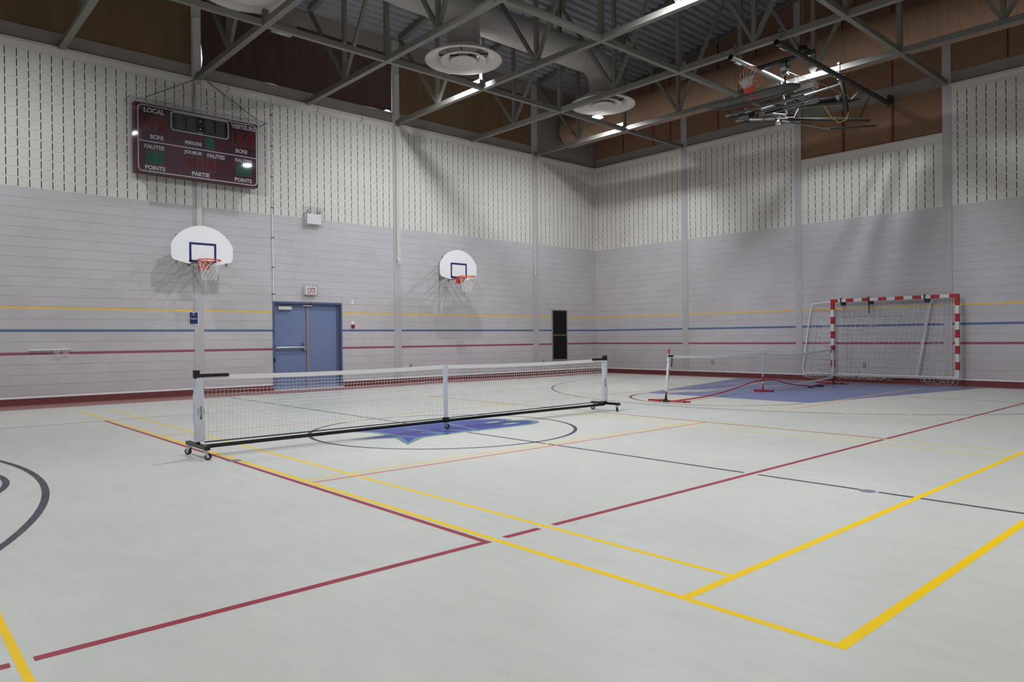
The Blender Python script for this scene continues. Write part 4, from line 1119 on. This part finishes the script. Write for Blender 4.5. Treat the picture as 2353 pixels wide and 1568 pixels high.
# ================================================================== HANDBALL GOAL
GX = 19.06; G = thing('handball_goal', (GX, 6.96, .19), 'red and white striped handball goal folded against the right wall with white net', 'goal')
def stripes(p, q, n, first, w=.08):
    mb = MB(); P, Q = Vector(p), Vector(q)
    for i in range(n):
        a, b_ = P.lerp(Q, i / n), P.lerp(Q, (i + 1) / n)
        mb.bar(a, b_, w, w, (M_GLINE, M_GWHITE)[(i + first) % 2], upv=(1, 0, 0))
    return mb
stripes((GX, 5.46, 2.13), (GX, 8.46, 2.13), 15, 0).build('crossbar', G)
stripes((GX, 5.50, 2.089), (GX, 5.50, .19), 10, 0).build('goal_post', G)
stripes((GX, 8.42, 2.089), (GX, 8.42, .19), 10, 0).build('goal_post', G)
xw = GX + .09
mb = MB(); mb.path([(GX + .02, 8.47, 2.12), (xw, 8.75, 2.10), (xw, 8.98, 2.085), (xw, 9.03, 2.04), (xw, 9.12, 1.5), (xw, 9.22, .8), (xw, 9.30, .30), (xw, 9.27, .205), (xw, 9.15, .19), (xw, 8.47, .185)], .017, M_WHITE, n=10); mb.build('side_frame', G)
mb = MB(); mb.path([(GX + .045, 5.55, 2.10), (xw, 5.9, 2.09), (xw, 6.05, 2.06), (xw, 6.10, 1.98), (xw, 6.20, 1.4), (xw, 6.32, .7), (xw, 6.41, .26), (xw, 6.38, .2)], .018, M_WHITE, n=10); mb.build('side_frame', G)
mb = MB(); mb.path([(xw - .02, 9.2, .20), (xw - .02, 5.55, .20)], .014, M_WHITE, n=8); mb.path([(xw + .03, 9.2, .155), (xw + .03, 5.55, .155)], .012, M_GWHITE, n=8); mb.build('ground_bar', G)
for y in (8.19, 7.50, 6.19):
    mb = MB(); mb.box((GX - .046, y - .02, 2.08), (GX + .046, y + .02, 2.19), M_DARKST); mb.box((GX - .02, y - .09, 2.0), (GX + .08, y + .01, 2.085), M_BLACK)
    mb.bar((GX + .04, y, 2.13), (XB, y, 2.13), .03, .03, M_DARKST)
    if y == 7.50: mb.bar((GX, y, 2.02), (GX + .02, y, 1.78), .025, .02, M_DARKST)
    mb.build('wall_clamp', G)
random.seed(3)
def surf_net(mb, Pf, nu, nv, r=.003):
    g_ = [[Pf(i / nu, j / nv) for j in range(nv + 1)] for i in range(nu + 1)]
    for i in range(nu + 1): mb.path(g_[i], r, M_CORD, n=3, cap=False)
    for j in range(nv + 1): mb.path([g_[i][j] for i in range(nu + 1)], r, M_CORD, n=3, cap=False)
sm = lambda a, b, t_: a + (b - a) * t_
def diag(v): return 6.12 + .30 * v
mb = MB()
def NA(u, v):
    yy = sm(8.38, diag(v), u); top = 2.06 - .02 * math.sin(u * 20); z = sm(top, .21, v)
    z -= .10 * math.sin(u * PI) * math.sin(v * PI) * (1.2 if v < .4 else .4); yy -= .10 * math.sin(v * PI) * (1 - v) * (1 - u) * 0
    yy += .10 * (1 - v) ** 2 * math.sin(u * PI) * -1
    z += .05 * u * (1 - u) * 4 * v * (1 - v) + .008 * math.sin(31 * u + 17 * v)
    return (GX + .10 + .03 * math.sin(u * 9 + v * 5), yy + .008 * math.sin(23 * v + 40 * u), z)
surf_net(mb, NA, 18, 15)
def NA2(u, v):       # slack upper fold, sloping to the left
    yy = sm(8.38, 6.15, u); z0 = 1.98 - .02 * u; z1 = 1.42 + .38 * u ** 2
    return (GX + .13, yy - .18 * v * (1 - u) + .03 * math.sin(14 * u), sm(z0, z1, v) - .05 * math.sin(u * PI * 3) * v)
surf_net(mb, NA2, 18, 5, .0028)
def NB(u, v):
    yy = sm(diag(v), 5.55, u); z = sm(2.03, .21, v) - .06 * math.sin(u * PI) * (v > .02) - .01 * math.sin(u * 15 + v * 30)
    return (GX + .09 + .02 * math.sin(v * 7), yy, z)
surf_net(mb, NB, 6, 15)
def NC_(u, v):
    yl = sm(9.00, 9.03, v) - .13 * math.sin(v * PI) * 0; yy = sm(8.44, yl + (-.06 if v > .2 else .02), u)
    z = sm(1.62 + .12 * u * 0, .21, v) - .06 * math.sin(u * PI * 1.5) + .02 * math.sin(u * 21 + v * 13)
    return (GX + .10 + .03 * math.sin(u * 7 + v * 9), yy + .03 * math.sin(v * 22 + u * 5), z + .02 * random.uniform(-1, 1))
surf_net(mb, NC_, 6, 12, .003)
surf_net(mb, lambda u, v: (GX + .12, 8.46 + .55 * u + .025 * math.sin(v * 31 + u * 9), 1.35 - 1.1 * v + .04 * math.sin(u * 13)), 4, 9, .0026)
for (a, b_) in (((8.98, 2.04), (8.46, 1.72)), ((8.99, 2.02), (9.02, 1.6)), ((9.12, 1.35), (8.9, 1.2))): mb.path([(xw, a[0], a[1]), (xw, b_[0], b_[1])], .003, M_CORD, n=4)
mb.build('net', G)
mb = MB()                                # bunched net along the diagonal frame
for k in range(7):
    ph = k * 1.7; mb.path([(xw - .02 + .015 * math.sin(ph + v_ * 12), diag(v_) + .03 * math.sin(ph + v_ * 17), 2.05 - 1.82 * v_) for v_ in [q / 40 for q in range(41)]], .004, M_CORD, n=4)
mb.build('gathered_net', G)
mb = MB()                                # loops hanging below the ground bar
def loops(ya, yb, dep, n, sd):
    random.seed(sd)
    for k in range(n):
        a = ya + (yb - ya) * k / n; w = (yb - ya) / n * random.uniform(1.3, 2.1); dd = dep * random.uniform(.7, 1.1)
        mb.path([(xw - .03 + .02 * math.sin(k), a + w * t_ / 8, max(.012, .2 - dd * math.sin(PI * t_ / 8) ** .6)) for t_ in range(9)], .003, M_CORD, n=4)
loops(9.28, 8.45, .12, 12, 1); loops(8.38, 7.0, .11, 20, 2); loops(6.35, 5.55, .17, 8, 4); loops(9.28, 8.5, .09, 9, 8); loops(8.38, 7.1, .09, 15, 9)
for ya, yb, dep in ((8.38, 7.0, .115), (6.32, 5.52, .175), (9.27, 8.45, .13)):
    mb.path([(xw - .03, sm(ya, yb, t_ / 24), .2 - dep * min(1, math.sin(PI * t_ / 24) * 1.9) - .01 * math.sin(t_ * 2)) for t_ in range(25)], .0035, M_CORD, n=4)
mb.build('net_skirt', G)

# ================================================================== FOLDED CEILING BASKETBALL UNIT
U = thing('ceiling_basketball_unit', (15.2, 7.6, 7.0), 'folded ceiling hung basketball unit with steel frame, hoop turned on its side', 'basketball unit')
mb = MB(); mb.tube((13.42, 8.0, 7.02), (17.0, 8.0, 7.02), .055, M_GALV, 18, cap=False); mb.tube((13.42, 8.0, 7.02), (17.0, 8.0, 7.02), .048, M_BLKM, 18, cap=False); mb.build('carrier_pipe', U)
mb = MB(); mb.tube((13.42, 7.0, 7.02), (19.1, 7.0, 7.02), .055, M_DARKST, 18, cap=False); mb.tube((13.42, 7.0, 7.02), (19.1, 7.0, 7.02), .048, M_BLKM, 18, cap=False)
for x in (14.0, 14.6, 16.1, 16.4, 16.9, 17.2, 17.6, 18.2): mb.tube((x, 7.0, 7.02), (x + .03, 7.0, 7.02), .061, M_DARKST, 18)
mb.bar((19.1, 7.0, 7.12), (XB + .03, 7.0, 7.12), .08, .2, M_DARKST); mb.bar((19.08, 7.0, 6.9), (19.08, 7.0, 7.2), .05, .05, M_DARKST, upv=(1, 0, 0)); mb.build('carrier_pipe', U)
for x in (13.68, 16.33):
    for y in (8.0, 7.0):
        mb = MB()
        for s_ in (-1, 1):
            mb.tube((x + s_ * .085, y, 6.95), (x + s_ * .085, y, 7.34), .008, M_CHROME, 8)
        mb.bar((x - .11, y, 7.30), (x + .11, y, 7.30), .05, .03, M_GALV); mb.bar((x - .11, y, 6.95), (x + .11, y, 6.95), .05, .02, M_GALV)
        mb.build('pipe_clamp', U)
mb = MB(); mb.tube((14.75, 6.85, 7.14), (14.75, 8.15, 7.14), .05, M_DARKST, 16); mb.build('cross_pipe', U)
T = U
mb = MB(); mb.path([(14.75, 7.44, 7.0), (14.75, 7.56, 7.0)], .11, M_GALV, n=24); mb.box((14.68, 7.42, 6.98), (14.82, 7.58, 7.1), M_BLKM); mb.path([(14.75, 7.45, 6.86), (14.75, 7.5, 6.82), (14.75, 7.55, 6.86)], .06, M_GALV, n=10); mb.build('safety_reel', T)
mb = MB(); mb.path([(14.75, 7.5, 6.93), (14.68, 7.46, 6.6), (14.45, 7.35, 6.3), (14.4, 7.3, 6.2)], .02, M_BLACK, n=6); mb.build('safety_strap', T)
mb = MB(); mb.path([(14.8, 7.5, 6.92), (15.6, 7.1, 6.72), (16.3, 6.8, 6.52)], .004, M_WIRE, n=5); mb.build('steel_cable', T)
# board folded flat, face up, bottom edge towards the camera; origin of the fan at its bottom edge
UB = 6.13; ucy = 7.76; ux = 13.5
fnU = lambda a, b, d_: (ux + b * 1.15, ucy - a * 1.44, UB + d_ + .25 * b)
mb = MB(); mb.prism(fan_poly(), fnU, .006, .035, M_WHITE, M_PAD); mb.prism(fan_poly(), fnU, .0, .005, M_DARKST); UBd = mb.build('backboard', T)
mb = MB(); fp = fan_poly(); mb.path([fnU(a, b, .012) for a, b in fp], .055, M_PAD, n=8, closed=True); tag(mb.build('edge_padding', UBd), 'dark grey edge padding')
E = Matrix(((0, 0, -1), (0, 1, 0), (1, 0, 0)))       # ring plane stands upright, net axis points towards -x
rcU = Vector((13.72, 7.76, UB + .47))
mb = MB(); rim_geo(mb, rcU, .2285, M_ORANGE, Matrix(((0, 0, 1), (0, 1, 0), (1, 0, 0)))); mb.build('rim', T)
mb = MB(); mb.box((13.68, 7.60, UB + .05), (13.86, 7.86, UB + .08), M_ORANGE); mb.box((13.70, 7.62, UB + .08), (13.725, 7.84, UB + .25), M_ORANGE); mb.bar((13.71, 7.68, UB + .22), (13.72, 7.64, UB + .30), .02, .02, M_ORANGE); mb.bar((13.71, 7.84, UB + .22), (13.72, 7.88, UB + .3), .02, .02, M_ORANGE); mb.build('rim_bracket', T)
mb = MB(); random.seed(5)
for i in range(12):                        # slack net falling through the upright ring
    t_ = 2 * PI * i / 12; s0 = rcU + Vector((0, .222 * math.cos(t_), .222 * math.sin(t_)))
    bot = rcU + Vector((-.05 - .1 * random.random(), .11 * math.cos(t_) + random.uniform(-.02, .02), -.17 + .03 * math.sin(t_)))
    mid = rcU + Vector((-.06, .13 * math.cos(t_) + .02, -.05 + .06 * math.sin(t_)))
    mb.path([s0, s0.lerp(mid, .5) + Vector((-.02, 0, -.01)), mid, mid.lerp(bot, .5), bot], .0042, M_CORD, n=4)
for row in range(5):
    z0 = -.03 - .035 * row; prev = []
    for i in range(25):
        t_ = 2 * PI * i / 24; rr = .12 - .008 * row; prev.append(rcU + Vector((-.06 - .04 * row / 3 + .03 * math.sin(t_), rr * math.cos(t_), z0 + .03 * math.sin(t_) + (.022 if i % 2 else -.022))))
    mb.path(prev, .0042, M_CORD, n=4)
for k in range(5):
    y_ = rcU.y - .12 + .06 * k; mb.path([rcU + Vector((-.1, y_ - rcU.y, -.17)), rcU + Vector((-.12, y_ - rcU.y + .02, -.24)), rcU + Vector((-.1, y_ - rcU.y + .04, -.18))], .0042, M_CORD, n=4)
mb.build('net', T)
# support frame under the board
mb = MB()
for x, y0, y1, z in ((14.05, 6.75, 8.5, 6.04), (14.35, 6.6, 8.35, 6.03), (14.62, 6.7, 8.6, 6.06)):
    mb.bar((x, y0, z), (x, y1, z), .05, .04, M_GALV)
for y in (7.05, 7.45, 8.1, 8.4): mb.bar((13.9, y, 6.075), (14.75, y, 6.075), .05, .03, M_DARKST)
mb.box((14.2, 7.9, 5.93), (14.36, 8.05, 6.02), M_BLACK); mb.box((14.05, 8.0, 6.055), (14.25, 8.14, 6.09), M_WHITE)
mb.tube((14.35, 7.35, 5.98), (14.35, 7.75, 5.98), .022, M_BLKM, 10); mb.tube((14.1, 7.9, 5.99), (14.1, 8.45, 5.99), .02, M_BLKM, 10)
for y in (7.0, 7.6, 8.3): mb.tube((14.62, y, 6.0), (14.62, y, 6.12), .012, M_CHROME, 8)
mb.build('board_frame', T)
mb = MB(); mb.box((14.2, 6.62, 6.24), (14.42, 7.05, 6.32), M_OFFW); mb.bar((14.3, 6.63, 6.2), (14.3, 7.2, 6.2), .08, .05, M_GALV); mb.build('height_adjuster', T)
# main arms back to the carrier pipes
def arm(p, q, r, mt=M_GALV, nm='arm'):
    mb = MB(); mb.tube(p, q, r, mt, 14); return mb.build(nm, T)
arm((14.75, 8.05, 6.22), (16.55, 7.02, 6.93), .03, M_GALV); arm((14.5, 7.9, 6.05), (15.25, 7.75, 6.12), .03)
arm((14.7, 8.35, 6.02), (17.3, 8.55, 6.62), .05, M_DARKST); arm((15.3, 8.0, 6.10), (17.9, 7.0, 6.35), .03, M_DARKST)
arm((15.9, 8.0, 6.22), (18.0, 7.25, 6.50), .022, M_GALV); arm((15.3, 7.85, 6.02), (16.9, 7.5, 6.08), .022, M_GALV); arm((16.9, 7.5, 6.08), (18.3, 7.0, 6.30), .022, M_DARKST)
arm((18.0, 7.25, 6.50), (18.0, 7.02, 6.98), .02, M_DARKST); arm((16.45, 7.04, 6.97), (16.75, 7.04, 6.30), .06, M_DARKST); arm((15.5, 7.98, 6.97), (15.6, 7.9, 6.25), .025, M_GALV)
mb = MB(); mb.lathe([(.045, -.03), (.062, -.03), (.062, .03), (.045, .03), (.045, -.03)], (15.35, 7.98, 6.03), M_OFFW, 20, axis='y'); mb.build('pulley', T)
mb = MB(); mb.bar((15.55, 7.75, 6.33), (17.0, 6.92, 6.62), .22, .03, M_DARKST); W = mb.build('winch_tray', T)
mb = MB(); c0, c1 = Vector((15.75, 7.66, 6.46)), Vector((16.05, 7.48, 6.52)); mb.bar(c0, c1, .16, .16, M_DARKST); mb.bar(c0 + Vector((-.02, -.09, .03)), c0 + Vector((.1, -.15, .03)), .004, .05, M_OFFW); mb.build('motor_box', T)
mb = MB(); mb.tube((16.1, 7.45, 6.53), (16.5, 7.21, 6.60), .07, M_BLACK, 16); mb.tube((16.55, 7.18, 6.61), (16.65, 7.12, 6.63), .09, M_DARKST, 16)
for k in range(4): mb.tube((16.14 + .09 * k, 7.426 - .054 * k, 6.535 + .016 * k), (16.16 + .09 * k, 7.414 - .054 * k, 6.54 + .016 * k), .078, M_BLKM, 16)
mb.build('winch_drum', T)
mb = MB(); mb.bar((16.8, 7.03, 6.52), (17.0, 6.91, 6.78), .12, .03, M_GALV); mb.bar((16.7, 7.09, 6.54), (16.95, 6.95, 6.6), .1, .05, M_GALV); mb.build('end_plate', T)
mb = MB()
mb.path([(15.6, 7.72, 6.38), (15.65, 7.62, 6.33), (15.9, 7.5, 6.36), (16.2, 7.3, 6.42), (16.6, 7.1, 6.46)], .007, M_YCABLE, n=6)
mb.path([(16.1, 7.28, 6.40), (16.25, 7.2, 6.18), (16.45, 7.1, 6.04), (16.62, 7.0, 6.12), (16.78, 6.98, 6.42)], .008, M_YCABLE, n=6)
mb.build('yellow_cable', T)
mb = MB(); mb.path([(14.95, 7.95, 6.2), (15.15, 7.8, 6.06), (15.35, 7.6, 6.06), (15.45, 7.55, 6.26)], .009, M_OFFW, n=6); mb.build('power_cable', T)
